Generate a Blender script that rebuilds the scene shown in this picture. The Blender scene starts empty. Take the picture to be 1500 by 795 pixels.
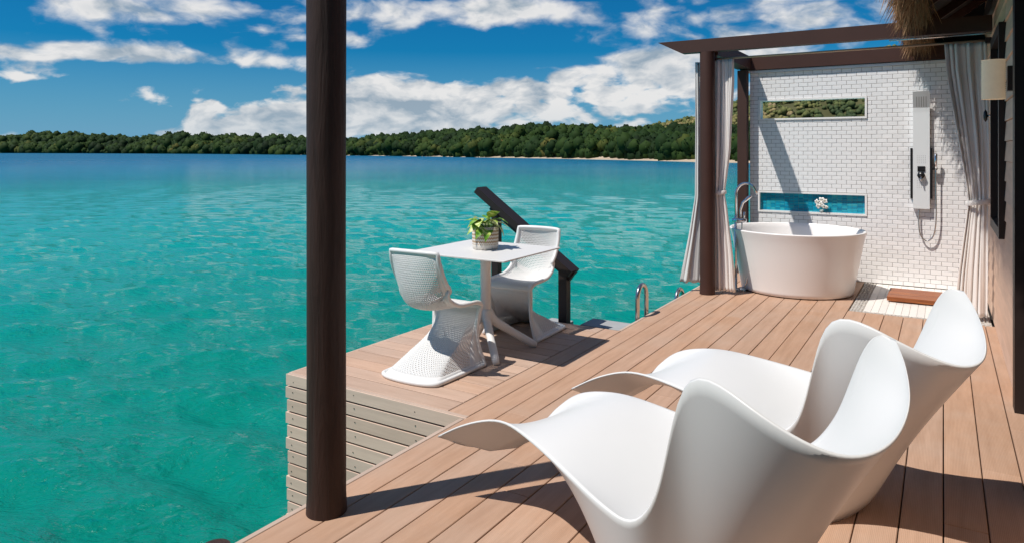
import bpy, math, random
import numpy as np
from mathutils import Vector, Matrix
R = math.radians
rnd = random.Random(7)
rng = np.random.default_rng(7)
sc = bpy.context.scene
COL = sc.collection

# ------------------------------------------------------------------ camera
YAW = math.atan(632 / 1020)
cam_d = bpy.data.cameras.new('camera')
cam = bpy.data.objects.new('camera', cam_d)
COL.objects.link(cam)
cam.location = (0, 0, 1.5)
cam.rotation_euler = (R(90), 0, YAW)
cam_d.sensor_width = 36
cam_d.lens = 36 * 1020 / 1500
cam_d.shift_y = -(397.5 - 220) / 1500
cam_d.clip_start = .05
cam_d.clip_end = 20000
sc.camera = cam

# ------------------------------------------------------------------ node helper
class NT:
    def __init__(s, tree):
        s.t = tree
        s.t.nodes.clear()
    def new(s, typ, **kw):
        n = s.t.nodes.new(typ)
        for k, v in kw.items():
            setattr(n, k, v)
        return n
    def put(s, sock, v):
        if isinstance(v, bpy.types.NodeSocket):
            s.t.links.new(v, sock)
        elif v is not None:
            if hasattr(sock.default_value, '__len__') and not hasattr(v, '__len__'):
                v = (v,) * len(sock.default_value)
            elif hasattr(v, '__len__') and len(sock.default_value) == 4 and len(v) == 3:
                v = (*v, 1)
            sock.default_value = v
    def m(s, op, a, b=None, c=None, clamp=False):
        n = s.new('ShaderNodeMath', operation=op, use_clamp=clamp)
        for i, v in enumerate((a, b, c)):
            if v is not None:
                s.put(n.inputs[i], v)
        return n.outputs[0]
    def vm(s, op, a, b=None):
        n = s.new('ShaderNodeVectorMath', operation=op)
        s.put(n.inputs[0], a)
        if b is not None:
            if op == 'SCALE':
                s.put(n.inputs['Scale'], b)
            else:
                s.put(n.inputs[1], b)
        return n.outputs['Value'] if op in ('LENGTH', 'DOT_PRODUCT') else n.outputs[0]
    def xyz(s, x, y, z):
        n = s.new('ShaderNodeCombineXYZ')
        for i, v in enumerate((x, y, z)):
            s.put(n.inputs[i], v)
        return n.outputs[0]
    def sep(s, v):
        n = s.new('ShaderNodeSeparateXYZ')
        s.put(n.inputs[0], v)
        return n.outputs
    def noise(s, vec, scale=5, detail=3, rough=.5, dist=0, out='Fac'):
        n = s.new('ShaderNodeTexNoise')
        s.put(n.inputs['Vector'], vec)
        s.put(n.inputs['Scale'], scale)
        s.put(n.inputs['Detail'], detail)
        s.put(n.inputs['Roughness'], rough)
        s.put(n.inputs['Distortion'], dist)
        return n.outputs[out]
    def mr(s, v, a, b, c=0, d=1, smooth=False):
        n = s.new('ShaderNodeMapRange', interpolation_type='SMOOTHSTEP' if smooth else 'LINEAR')
        for i, x in enumerate((v, a, b, c, d)):
            s.put(n.inputs[i], x)
        return n.outputs[0]
    def mix(s, f, a, b, blend='MIX'):
        n = s.new('ShaderNodeMix', data_type='RGBA', blend_type=blend)
        s.put(n.inputs[0], f)
        s.put(n.inputs[6], a)
        s.put(n.inputs[7], b)
        return n.outputs[2]
    def ramp(s, f, pts):
        n = s.new('ShaderNodeValToRGB')
        e = n.color_ramp.elements
        while len(e) < len(pts):
            e.new(.5)
        for el, (p, c) in zip(e, pts):
            el.position = p
            el.color = (*c, 1)
        s.put(n.inputs[0], f)
        return n.outputs[0]
    def bump(s, h, strength=.3, dist=.01, normal=None):
        n = s.new('ShaderNodeBump')
        s.put(n.inputs['Height'], h)
        s.put(n.inputs['Strength'], strength)
        s.put(n.inputs['Distance'], dist)
        if normal is not None:
            s.put(n.inputs['Normal'], normal)
        return n.outputs[0]

# ------------------------------------------------------------------ sun and sky
SUN_T = Vector((.348, .464, -1)).normalized()       # direction in which light travels
sun_d = bpy.data.lights.new('sun', 'SUN')
sun_d.energy = 3.75
sun_d.angle = R(.53)
sun_d.color = (1, .945, .87)
sun = bpy.data.objects.new('sun', sun_d)
COL.objects.link(sun)
sun.rotation_euler = SUN_T.to_track_quat('-Z', 'Y').to_euler()
SUN_EL = math.asin(-SUN_T.z)
SUN_ROT = math.atan2(-SUN_T.x, -SUN_T.y)

world = bpy.data.worlds.new('World')
sc.world = world
world.use_nodes = True
w = NT(world.node_tree)
sky = w.new('ShaderNodeTexSky', sky_type='NISHITA')
sky.sun_disc = False
sky.sun_elevation = SUN_EL
sky.sun_rotation = SUN_ROT
sky.altitude = 0
sky.air_density = 1.0
sky.dust_density = .25
sky.ozone_density = 3.0
gen = w.new('ShaderNodeTexCoord').outputs['Generated']
dirv = w.vm('NORMALIZE', gen)
# clouds live on the sky sphere: azimuth from the view axis of the bay and elevation, both in degrees
rot = w.new('ShaderNodeVectorRotate', rotation_type='Z_AXIS')
w.put(rot.inputs['Vector'], dirv)
rot.inputs['Angle'].default_value = -YAW
dx, dy, dz = w.sep(rot.outputs[0])
az = w.m('MULTIPLY', w.m('ARCTAN2', dx, dy), 180 / math.pi)
el = w.m('MULTIPLY', w.m('ARCSINE', dz), 180 / math.pi)
P0 = w.vm('MULTIPLY', rot.outputs[0], (1, 1, 2.1))
warp = w.noise(P0, 5, 4, .55, out='Color')
P1 = w.vm('ADD', P0, w.vm('SCALE', w.vm('SUBTRACT', warp, (.5, .5, .5)), .10))

def cloud_field(P):
    a = w.noise(P, 6.5, 7, .57)
    b = w.noise(P, 17, 5, .52)
    vo = w.new('ShaderNodeTexVoronoi', feature='F1')
    w.put(vo.inputs['Vector'], w.vm('ADD', P, w.vm('SCALE', warp, .05)))
    vo.inputs['Scale'].default_value = 24
    bil = w.m('SUBTRACT', .95, vo.outputs['Distance'])
    return w.m('ADD', w.m('ADD', w.m('MULTIPLY', a, .60), w.m('MULTIPLY', b, .28)), w.m('MULTIPLY', bil, .12))

def blob(px, py, sx, sy, amp):
    a0 = math.degrees(math.atan((px - 750) / 1020))
    e0 = math.degrees(math.atan((220 - py) / 1020 * math.cos(R(a0))))
    k = 57.3 / 1020 * math.cos(R(a0))
    u = w.m('DIVIDE', w.m('SUBTRACT', az, a0), sx * k)
    v = w.m('DIVIDE', w.m('SUBTRACT', el, e0), sy * k)
    q = w.m('ADD', w.m('MULTIPLY', u, u), w.m('MULTIPLY', v, v))
    return w.m('MULTIPLY', w.m('EXPONENT', w.m('MULTIPLY', q, -1)), amp)

BLOBS = [(345, 172, 120, 36, .30), (590, 158, 115, 44, .30), (880, 138, 150, 46, .225), (760, 192, 420, 22, .05),
         (240, 14, 260, 26, .25), (210, 82, 280, 17, .25), (60, 110, 90, 14, .18),
         (570, 18, 70, 26, .22), (745, 14, 95, 26, .26), (1130, 30, 220, 50, .27), (960, 84, 60, 22, .2),
         (520, 62, 40, 14, .2), (640, 85, 95, 26, -.22), (110, 165, 150, 26, -.2), (910, 62, 80, 22, -.16), (330, 112, 120, 12, -.16)]
lay = None
for b in BLOBS:
    v = blob(*b)
    lay = v if lay is None else w.m('ADD', lay, v)
lay = w.m('ADD', lay, w.mr(el, 13, 26, 0, .075))
f0 = cloud_field(P1)
f0 = w.m('ADD', w.m('MULTIPLY', w.m('SUBTRACT', f0, .505), 1.35), .495)
base = w.m('ADD', f0, lay)
wid = w.mr(el, 5, 8.5, .10, .25)
dens = w.mr(base, .53, w.m('ADD', .53, wid), 0, 1, True)
def shade_field(P):
    return w.m('ADD', w.m('MULTIPLY', w.noise(P, 8, 3, .5), .6), w.m('MULTIPLY', w.noise(P, 26, 4, .55), .4))
relief = w.m('MULTIPLY', w.m('SUBTRACT', shade_field(P1), shade_field(w.vm('ADD', P1, (-.016, 0, .034)))), 5.2)
lit = w.m('ADD', relief, .60, clamp=True)
# thick undersides are grey, edges and tops white
core = w.mr(base, .64, .98, -.16, .30)
lit = w.m('SUBTRACT', lit, core, clamp=True)
ccol = w.mix(lit, (.36, .46, .56), (.97, .96, .95))
hz = w.mr(el, 0, 4, .45, 0)
ccol = w.mix(hz, ccol, (.46, .60, .72))
tint = w.mix(1.0, sky.outputs[0], (.03, .42, .68), 'MULTIPLY')
tint = w.mix(w.mr(el, 0, 8, .88, .0), tint, (1.7, 3.5, 5.3))
bg1 = w.new('ShaderNodeBackground')
w.put(bg1.inputs[0], tint)
bg1.inputs[1].default_value = .085
bg2 = w.new('ShaderNodeBackground')
w.put(bg2.inputs[0], ccol)
bg2.inputs[1].default_value = .66
mixs = w.new('ShaderNodeMixShader')
up = w.mr(el, -1, 1, 0, 1)
w.put(mixs.inputs[0], w.m('MULTIPLY', w.m('MULTIPLY', dens, .96), up))
w.put(mixs.inputs[1], bg1.outputs[0])
w.put(mixs.inputs[2], bg2.outputs[0])
wo = w.new('ShaderNodeOutputWorld')
w.put(wo.inputs[0], mixs.outputs[0])
world.cycles.sampling_method = 'MANUAL'
world.cycles.sample_map_resolution = 512

sc.view_settings.view_transform = 'Standard'
sc.view_settings.look = 'None'
sc.view_settings.exposure = .36
sc.view_settings.gamma = 1
sc.view_settings.use_curve_mapping = False
sc.render.engine = 'CYCLES'
sc.cycles.max_bounces = 8
sc.cycles.use_denoising = True
sc.cycles.use_adaptive_sampling = False
sc.cycles.sample_clamp_indirect = 4
sc.cycles.sample_clamp_direct = 3.5
sc.cycles.caustics_reflective = False
sc.cycles.caustics_refractive = False

# ------------------------------------------------------------------ materials
def mat(name, col, rough=.5, metal=0, jitter=0, patch=None, bump=None, spec=.5, stretch=(1, 1, 1), extra=None, **kw):
    """col: linear base colour. patch=(scale, dark factor) uneven colour; bump=(scale, strength, distance)."""
    m = bpy.data.materials.new(name)
    m.use_nodes = True
    n = NT(m.node_tree)
    p = n.new('ShaderNodeBsdfPrincipled')
    o = n.new('ShaderNodeOutputMaterial')
    n.t.links.new(p.outputs[0], o.inputs[0])
    tc = n.new('ShaderNodeTexCoord').outputs['Object']
    vec = n.vm('MULTIPLY', tc, stretch)
    c = n.new('ShaderNodeRGB')
    c.outputs[0].default_value = (*col, 1)
    c = c.outputs[0]
    if patch:
        f = n.mr(n.noise(vec, patch[0], 5, .6), .3, .7, 0, 1)
        c = n.mix(f, n.mix(1, c, (patch[1],) * 3, 'MULTIPLY'), c)
    if jitter:
        oi = n.new('ShaderNodeObjectInfo').outputs['Random']
        hs = n.new('ShaderNodeHueSaturation')
        n.put(hs.inputs['Color'], c)
        n.put(hs.inputs['Value'], n.mr(oi, 0, 1, 1 - jitter, 1 + jitter))
        n.put(hs.inputs['Saturation'], n.mr(n.m('FRACT', n.m('MULTIPLY', oi, 17.3)), 0, 1, 1 - jitter, 1 + jitter))
        c = hs.outputs[0]
    nrm = None
    if bump:
        nrm = n.bump(n.noise(vec, bump[0], 6, .6), bump[1], bump[2])
        n.put(p.inputs['Normal'], nrm)
    if extra:
        c = extra(n, p, c, tc, nrm) or c
    n.put(p.inputs['Base Color'], c)
    p.inputs['Roughness'].default_value = rough
    p.inputs['Metallic'].default_value = metal
    p.inputs['Specular IOR Level'].default_value = spec
    for k, v in kw.items():
        p.inputs[k].default_value = v
    return m

def deck_extra(axis):
    def f(n, p, c, tc, nrm):
        x = n.sep(tc)
        g = n.m('SINE', n.m('MULTIPLY', x[axis], 2 * math.pi / .0062))
        big = n.noise(n.vm('MULTIPLY', tc, (14, 1.3, 5) if axis == 0 else (1.3, 14, 5)), 1.5, 6, .65)
        st = n.noise(tc, 2.3, 5, .6)
        c = n.mix(n.mr(big, .32, .68, .0, 1), n.mix(1, c, (.80, .77, .74), 'MULTIPLY'), c)
        c = n.mix(n.mr(st, .45, .8, 0, .5), c, (.47, .36, .29))
        c = n.mix(n.mr(g, -1, -.3, .22, 0), c, (.12, .07, .045))
        h = n.m('ADD', n.m('MULTIPLY', g, .6), n.m('MULTIPLY', big, .5))
        n.put(p.inputs['Normal'], n.bump(h, .45, .0012))
        n.put(p.inputs['Roughness'], n.mr(st, .3, .7, .62, .8))
        return c
    return f

M = {}
M['deck'] = mat('deck_composite', (.52, .330, .228), .7, jitter=.06, spec=.3, extra=deck_extra(0))
M['deckx'] = mat('platform_composite', (.60, .415, .315), .7, jitter=.10, spec=.3, extra=deck_extra(1))
M['fascia'] = mat('weathered_fascia', (.70, .505, .40), .7, jitter=.08, patch=(3, .85), bump=(30, .15, .004), stretch=(1, 6, 14), spec=.3)
M['trim'] = mat('deck_trim', (.54, .41, .33), .7, jitter=.05, patch=(4, .85), spec=.3)
M['joist'] = mat('dark_joist', (.018, .012, .010), .9)

def grain(n, p, c, tc, nrm):
    s = n.vm('MULTIPLY', tc, (1, 1, .10))
    g = n.noise(s, 26, 7, .65, .6)
    k = n.noise(n.vm('MULTIPLY', tc, (1, 1, .35)), 5, 4, .6)
    c = n.mix(n.mr(g, .35, .65), n.mix(1, c, (.62, .62, .62), 'MULTIPLY'), c)
    c = n.mix(n.mr(k, .55, .8, 0, .5), c, n.mix(1, c, (1.5, 1.4, 1.35), 'MULTIPLY'))
    h = n.m('ADD', g, n.m('MULTIPLY', k, .5))
    n.put(p.inputs['Normal'], n.bump(h, .9, .010))
    return c
M['post'] = mat('stained_log', (.050, .024, .018), .6, extra=grain, spec=.35)
M['beam'] = mat('brown_paint', (.066, .028, .020), .6, jitter=.05, patch=(2.5, .8), bump=(20, .12, .004), spec=.35)
M['darkframe'] = mat('dark_frame_paint', (.022, .014, .012), .5, bump=(25, .1, .003), spec=.4)
M['white'] = mat('white_moulded_plastic', (.75, .75, .745), .38, bump=(350, .04, .0006), spec=.4)
M['lounger'] = mat('white_lounger_plastic', (.71, .71, .71), .36, patch=(2.2, .965), bump=(400, .05, .0006), spec=.45)
M['tabletop'] = mat('white_table_laminate', (.72, .705, .69), .4, patch=(12, .97), spec=.4)
M['tub'] = mat('white_tub_stone', (.86, .83, .81), .3, patch=(2, .98), spec=.45)
M['tubwater'] = mat('tub_bathwater', (.72, .80, .82), .03, spec=.5)
M['tile'] = mat('glazed_white_tile', (.86, .85, .85), .16, jitter=.045, bump=(9, .05, .01), spec=.5)
M['grout'] = mat('grey_grout', (.33, .30, .285), .9, patch=(5, .7))
M['wtrim'] = mat('white_trim', (.86, .84, .82), .4)
M['wallcap'] = mat('white_wall_cap', (.74, .75, .77), .5, patch=(3, .93))
M['chrome'] = mat('chrome', (.75, .75, .76), .07, 1)
M['steel'] = mat('brushed_steel', (.62, .60, .58), .2, 1)
M['black'] = mat('black_plastic', (.012, .012, .014), .3)
M['panel'] = mat('satin_panel', (.74, .76, .77), .3, patch=(2, .97), spec=.4)
M['hole'] = mat('nozzle_rubber', (.28, .28, .28), .6)
M['linen'] = mat('linen_curtain', (.84, .80, .77), .9, patch=(3, .96), bump=(220, .25, .0015), spec=.1, **{'Sheen Weight': .15})
M['linenw'] = mat('white_voile', (.74, .73, .715), .9, bump=(220, .2, .0015), spec=.1)
M['brass'] = mat('curtain_pole', (.50, .36, .25), .45, .2)

def teak_extra(n, p, c, tc, nrm):
    g = n.noise(n.vm('MULTIPLY', tc, (2.2, 40, 30)), 1.3, 6, .6, .5)
    c = n.ramp(g, [(.3, (.12, .026, .006)), (.5, (.28, .075, .014)), (.72, (.42, .14, .03))])
    n.put(p.inputs['Normal'], n.bump(g, .2, .002))
    return c
M['teak'] = mat('oiled_teak', (.42, .12, .02), .4, extra=teak_extra)
M['siding'] = mat('painted_siding', (.74, .52, .39), .7, jitter=.06, patch=(2, .82), bump=(18, .25, .004), stretch=(8, 1, 8), spec=.25)
M['glass'] = mat('window_glass', (.05, .06, .06), .05, spec=.6)
M['ceramic'] = mat('knob_ceramic', (.03, .03, .032), .25)
M['roofdark'] = mat('roof_underside', (.030, .018, .013), .85, patch=(4, .7), bump=(14, .4, .01))
M['slab'] = mat('grey_concrete', (.36, .37, .38), .85, patch=(6, .85), bump=(40, .3, .004))
M['screw'] = mat('screw_steel', (.10, .09, .08), .5, .6)
M['floortile'] = mat('floor_tile', (.78, .75, .71), .45, jitter=.05, patch=(20, .93))
M['pebble'] = mat('pebble', (.74, .70, .65), .5, jitter=.1, patch=(30, .55))
M['pebblebed'] = mat('pebble_bed', (.46, .42, .38), .9)

def pot_extra(n, p, c, tc, nrm):
    x, y, z = n.sep(tc)
    a = n.m('MULTIPLY', n.m('ARCTAN2', y, x), 22 / math.pi)
    tri = n.m('ABSOLUTE', n.m('SUBTRACT', n.m('FRACT', a), .5))
    v = n.m('FRACT', n.m('ADD', n.m('MULTIPLY', z, 1 / .0262), n.m('MULTIPLY', tri, 1.0)))
    band = n.m('LESS_THAN', n.m('ABSOLUTE', n.m('SUBTRACT', v, .5)), .27)
    ok = n.m('MULTIPLY', n.m('GREATER_THAN', z, .036), n.m('LESS_THAN', z, .162))
    return n.mix(n.m('MULTIPLY', band, ok), c, (.34, .20, .10))
M['pot'] = mat('zigzag_pot', (.74, .70, .64), .6, patch=(20, .92), bump=(120, .3, .002), extra=pot_extra)

def leaf_extra(n, p, c, tc, nrm):
    oi = n.new('ShaderNodeObjectInfo').outputs['Random']
    q = n.vm('ADD', n.vm('MULTIPLY', tc, (26, 9, 9)), n.xyz(n.m('MULTIPLY', oi, 37), oi, 0))
    f = n.noise(q, 1.6, 4, .6)
    t = n.m('ADD', f, n.m('MULTIPLY', n.m('SUBTRACT', oi, .32), .32))
    return n.ramp(t, [(.32, (.05, .17, .012)), (.45, (.17, .36, .03)), (.54, (.44, .54, .11)), (.70, (.74, .76, .40))])
M['leaf'] = mat('pothos_leaf', (.1, .3, .04), .4, extra=leaf_extra, spec=.4)
M['stem'] = mat('green_stem', (.12, .25, .05), .5)
M['soil'] = mat('potting_soil', (.025, .016, .011), .95, bump=(60, .8, .01))
M['petal'] = mat('orchid_petal', (.82, .80, .76), .6, spec=.2)
M['petalheart'] = mat('orchid_heart', (.55, .42, .16), .6)
M['vase'] = mat('vase_glass', (.55, .66, .66), .08, spec=.6)

def mosaic_extra(n, p, c, tc, nrm):
    x, y, z = n.sep(tc)
    cell = n.xyz(n.m('FLOOR', n.m('MULTIPLY', x, 19)), 0, n.m('FLOOR', n.m('MULTIPLY', z, 56)))
    wn = n.new('ShaderNodeTexWhiteNoise')
    n.put(wn.inputs['Vector'], cell)
    return n.ramp(wn.outputs[0], [(0, (.004, .20, .32)), (.4, (.006, .30, .46)), (.75, (.012, .37, .50)), (1, (.05, .42, .48))])
M['mosaic'] = mat('teal_glass_mosaic', (.01, .2, .27), .12, extra=mosaic_extra, spec=.6)

def thatch_extra(n, p, c, tc, nrm):
    g = n.new('ShaderNodeAttribute', attribute_name='tint').outputs['Fac']
    return n.ramp(g, [(0, (.07, .035, .018)), (.5, (.27, .145, .075)), (1, (.52, .33, .19))])
M['thatch'] = mat('palm_thatch', (.16, .09, .05), .9, spec=.1, extra=thatch_extra)

def shade_extra(n, p, c, tc, nrm):
    n.put(p.inputs['Emission Color'], (1, .74, .48))
    p.inputs['Emission Strength'].default_value = .14

M['shade'] = mat('woven_shade', (.78, .68, .54), .85, patch=(20, .9), bump=(90, .4, .002), spec=.1, extra=shade_extra)

def foliage_mat(name, pts):
    def ex(n, p, c, tc, nrm):
        a = n.new('ShaderNodeAttribute', attribute_name='tint').outputs['Fac']
        nz = n.noise(tc, .6, 3, .6)
        return n.ramp(n.m('ADD', a, n.m('MULTIPLY', n.m('SUBTRACT', nz, .5), .25)), pts)
    return mat(name, (.05, .09, .02), .75, spec=.12, extra=ex)
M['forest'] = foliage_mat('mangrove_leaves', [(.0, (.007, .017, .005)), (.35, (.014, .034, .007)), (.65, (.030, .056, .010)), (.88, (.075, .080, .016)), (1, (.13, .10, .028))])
M['hillveg'] = foliage_mat('hill_scrub', [(.0, (.04, .062, .028)), (.35, (.085, .11, .04)), (.65, (.16, .16, .055)), (.88, (.26, .21, .09)), (1, (.34, .24, .16))])
M['soilhill'] = mat('forest_floor', (.030, .038, .014), .95, patch=(.05, .6), spec=.1)
M['dryhill'] = mat('dry_hillside', (.10, .10, .045), .95, patch=(.03, .6), spec=.1)
M['sand'] = mat('beach_sand', (.52, .42, .31), .95, patch=(.15, .75), bump=(2, .4, .1), spec=.1)

def sea_mat():
    m = bpy.data.materials.new('lagoon_water')
    m.use_nodes = True
    n = NT(m.node_tree)
    p = n.new('ShaderNodeBsdfPrincipled')
    o = n.new('ShaderNodeOutputMaterial')
    n.t.links.new(p.outputs[0], o.inputs[0])
    tc = n.new('ShaderNodeTexCoord').outputs['Object']
    x, y, z = n.sep(tc)
    # seabed: shoals and deeper channels running across the bay
    ca, sa = math.cos(R(20)), math.sin(R(20))
    u = n.m('ADD', n.m('MULTIPLY', x, ca), n.m('MULTIPLY', y, sa))
    v = n.m('ADD', n.m('MULTIPLY', x, -sa), n.m('MULTIPLY', y, ca))
    r = n.vm('LENGTH', n.xyz(x, y, 0))
    lr = n.m('LOGARITHM', n.m('MAXIMUM', r, 1.0), 10)
    patch = n.noise(n.xyz(n.m('MULTIPLY', u, .010), n.m('MULTIPLY', v, .022), 0), 1.0, 5, .6)
    fine = n.noise(n.xyz(n.m('MULTIPLY', u, .05), n.m('MULTIPLY', v, .16), 0), 1.0, 5, .62)
    d = n.m('ADD', lr, n.m('ADD', n.m('MULTIPLY', n.m('SUBTRACT', patch, .5), .75), n.m('MULTIPLY', n.m('SUBTRACT', fine, .5), .35)))
    d = n.m('ADD', d, n.mr(x, -25, -230, 0, .42))
    d = n.mr(d, .6, 3.0, 0, 1)
    col = n.ramp(d, [(0, (.000, .180, .130)), (.16, (.000, .225, .176)), (.32, (.004, .315, .280)), (.48, (.016, .335, .350)),
                     (.62, (.004, .200, .335)), (.80, (.004, .140, .275)), (1, (.004, .125, .235))])
    # light and dark of the ripples, painted faintly into the water colour
    ripple_tone = n.noise(n.xyz(n.m('MULTIPLY', u, 1.3), n.m('MULTIPLY', v, 3.0), z), 1.0, 5, .68)
    col = n.mix(n.mr(ripple_tone, .30, .72, .16, 0), col, n.mix(1, col, (.3, .72, .74), 'MULTIPLY'))
    n.put(p.inputs['Base Color'], col)
    wv = n.vm('SCALE', n.vm('SUBTRACT', n.noise(n.xyz(n.m('MULTIPLY', u, 1.1), n.m('MULTIPLY', v, 1.6), 0), 1, 2, .5, out='Color'), (.5, .5, .5)), 1.4)
    h1 = n.noise(n.vm('ADD', n.xyz(n.m('MULTIPLY', u, 1.7), n.m('MULTIPLY', v, 3.6), 0), wv), 1.0, 4, .6)
    h2 = n.noise(n.vm('ADD', n.xyz(n.m('MULTIPLY', u, 4.2), n.m('MULTIPLY', v, 8.5), 0), wv), 1.0, 4, .6)
    h3 = n.noise(n.vm('ADD', n.xyz(n.m('MULTIPLY', u, 13), n.m('MULTIPLY', v, 26), 0), wv), 1.0, 3, .6)
    b1 = n.bump(h1, 1.0, n.mr(r, 6, 120, .02, .34))
    b2 = n.bump(h2, 1.0, n.mr(r, 4, 60, .060, .10), b1)
    b3 = n.bump(h3, 1.0, n.mr(r, 4, 40, .006, .008), b2)
    n.put(p.inputs['Normal'], b3)
    n.put(p.inputs['Roughness'], n.mr(r, 20, 260, .04, .34))
    p.inputs['IOR'].default_value = 1.33
    return m
M['sea'] = sea_mat()

# ------------------------------------------------------------------ mesh helpers
class MB:
    def __init__(s):
        s.v, s.f = [], []
    def add(s, vs, fs):
        b = len(s.v)
        s.v += [tuple(map(float, p)) for p in vs]
        s.f += [tuple(i + b for i in q) for q in fs]
        return s
    def box(s, x0, x1, y0, y1, z0, z1):
        return s.add([(x0, y0, z0), (x1, y0, z0), (x1, y1, z0), (x0, y1, z0), (x0, y0, z1), (x1, y0, z1), (x1, y1, z1), (x0, y1, z1)],
                     [(0, 3, 2, 1), (4, 5, 6, 7), (0, 1, 5, 4), (1, 2, 6, 5), (2, 3, 7, 6), (3, 0, 4, 7)])
    def cbox(s, x0, x1, y0, y1, z0, z1, c=.003):
        """box with its four top edges chamfered"""
        return s.add([(x0, y0, z0), (x1, y0, z0), (x1, y1, z0), (x0, y1, z0),
                      (x0, y0, z1 - c), (x1, y0, z1 - c), (x1, y1, z1 - c), (x0, y1, z1 - c),
                      (x0 + c, y0 + c, z1), (x1 - c, y0 + c, z1), (x1 - c, y1 - c, z1), (x0 + c, y1 - c, z1)],
                     [(0, 3, 2, 1), (8, 9, 10, 11)] + [(i, (i + 1) % 4, (i + 1) % 4 + 4, i + 4) for i in range(4)]
                     + [(i + 4, (i + 1) % 4 + 4, (i + 1) % 4 + 8, i + 8) for i in range(4)])
    def tube(s, pts, r, n=12, cap=True, closed=False, flat=1.0):
        pts = [Vector(p) for p in pts]
        k = len(pts)
        rr = r if hasattr(r, '__len__') else [r] * k
        rings = []
        t0 = (pts[1] - pts[0]).normalized()
        up = Vector((0, 0, 1)) if abs(t0.z) < .9 else Vector((1, 0, 0))
        nrm = (up - t0 * up.dot(t0)).normalized()
        for i, p in enumerate(pts):
            a = pts[(i - 1) % k] if (closed or i) else p
            c = pts[(i + 1) % k] if (closed or i < k - 1) else p
            t = (c - a).normalized()
            nrm = (nrm - t * nrm.dot(t))
            nrm = nrm.normalized() if nrm.length > 1e-6 else t.orthogonal().normalized()
            bi = t.cross(nrm)
            rings.append([p + nrm * math.cos(2 * math.pi * j / n) * rr[i] * flat + bi * math.sin(2 * math.pi * j / n) * rr[i] for j in range(n)])
        vs = [q for g in rings for q in g]
        fs = []
        for i in range(k if closed else k - 1):
            for j in range(n):
                a, b2 = i * n, ((i + 1) % k) * n
                fs.append((a + j, a + (j + 1) % n, b2 + (j + 1) % n, b2 + j))
        if cap and not closed:
            fs.append(tuple(reversed(range(n))))
            fs.append(tuple((k - 1) * n + j for j in range(n)))
        return s.add(vs, fs)
    def lathe(s, prof, n=32, c=(0, 0), sx=1, sy=1, a0=0, a1=2 * math.pi):
        full = abs(a1 - a0 - 2 * math.pi) < 1e-6
        cols = n if full else n + 1
        vs = [(c[0] + sx * r * math.cos(a0 + (a1 - a0) * j / n), c[1] + sy * r * math.sin(a0 + (a1 - a0) * j / n), z) for r, z in prof for j in range(cols)]
        fs = []
        for i in range(len(prof) - 1):
            for j in range(n):
                j2 = (j + 1) % cols
                fs.append((i * cols + j, i * cols + j2, (i + 1) * cols + j2, (i + 1) * cols + j))
        return s.add(vs, fs)
    def grid(s, G, flip=False):
        nu, nv = len(G), len(G[0])
        fs = [(i * nv + j, i * nv + j + 1, (i + 1) * nv + j + 1, (i + 1) * nv + j) for i in range(nu - 1) for j in range(nv - 1)]
        if flip:
            fs = [tuple(reversed(q)) for q in fs]
        return s.add([p for row in G for p in row], fs)
    def prism(s, poly, y0, y1):
        """poly in (x, z), extruded along y"""
        n = len(poly)
        return s.add([(x, y0, z) for x, z in poly] + [(x, y1, z) for x, z in poly],
                     [tuple(range(n)), tuple(reversed(range(n, 2 * n)))] + [(i, i + n, (i + 1) % n + n, (i + 1) % n) for i in range(n)])
    def mesh(s, name, smooth=False):
        me = bpy.data.meshes.new(name)
        me.from_pydata(s.v, [], s.f)
        if smooth:
            me.polygons.foreach_set('use_smooth', [True] * len(me.polygons))
        me.update()
        return me
    def build(s, name, m, parent=None, smooth=False, loc=None, fix=False, angle=None):
        me = s.mesh(name, smooth)
        if fix or smooth:
            import bmesh
            bm = bmesh.new()
            bm.from_mesh(me)
            bmesh.ops.recalc_face_normals(bm, faces=bm.faces)
            bm.to_mesh(me)
            bm.free()
        if angle:
            me.polygons.foreach_set('use_smooth', [True] * len(me.polygons))
            me.set_sharp_from_angle(angle=R(angle))
        return link(name, me, m, parent, loc)

def link(name, me, m, parent=None, loc=None):
    if m is not None and len(me.materials) == 0:
        me.materials.append(M[m] if isinstance(m, str) else m)
    o = bpy.data.objects.new(name, me)
    COL.objects.link(o)
    if parent is not None:
        o.parent = parent
    if loc is not None:
        o.location = loc
    return o

def tag(o, label=None, cat=None, group=None, kind=None):
    if label: o['label'] = label
    if cat: o['category'] = cat
    if group: o['group'] = group
    if kind: o['kind'] = kind
    return o

def empty(name, loc=(0, 0, 0), label=None, cat=None, group=None, kind=None, rz=0):
    o = bpy.data.objects.new(name, None)
    o.empty_display_size = .1
    COL.objects.link(o)
    o.location = loc
    o.rotation_euler = (0, 0, rz)
    return tag(o, label, cat, group, kind)

def np_mesh(name, V, F, m, parent=None, tint=None, smooth=False):
    """V (n,3), F (m,3 or 4) arrays"""
    me = bpy.data.meshes.new(name)
    k = F.shape[1]
    me.vertices.add(len(V))
    me.vertices.foreach_set('co', np.ascontiguousarray(V, np.float32).ravel())
    me.loops.add(F.size)
    me.loops.foreach_set('vertex_index', np.ascontiguousarray(F, np.int32).ravel())
    me.polygons.add(len(F))
    me.polygons.foreach_set('loop_start', np.arange(0, F.size, k, dtype=np.int32))
    if smooth:
        me.polygons.foreach_set('use_smooth', np.ones(len(F), bool))
    me.update(calc_edges=True)
    if tint is not None:
        at = me.attributes.new('tint', 'FLOAT', 'POINT')
        at.data.foreach_set('value', np.ascontiguousarray(tint, np.float32))
    return link(name, me, m, parent)

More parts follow.
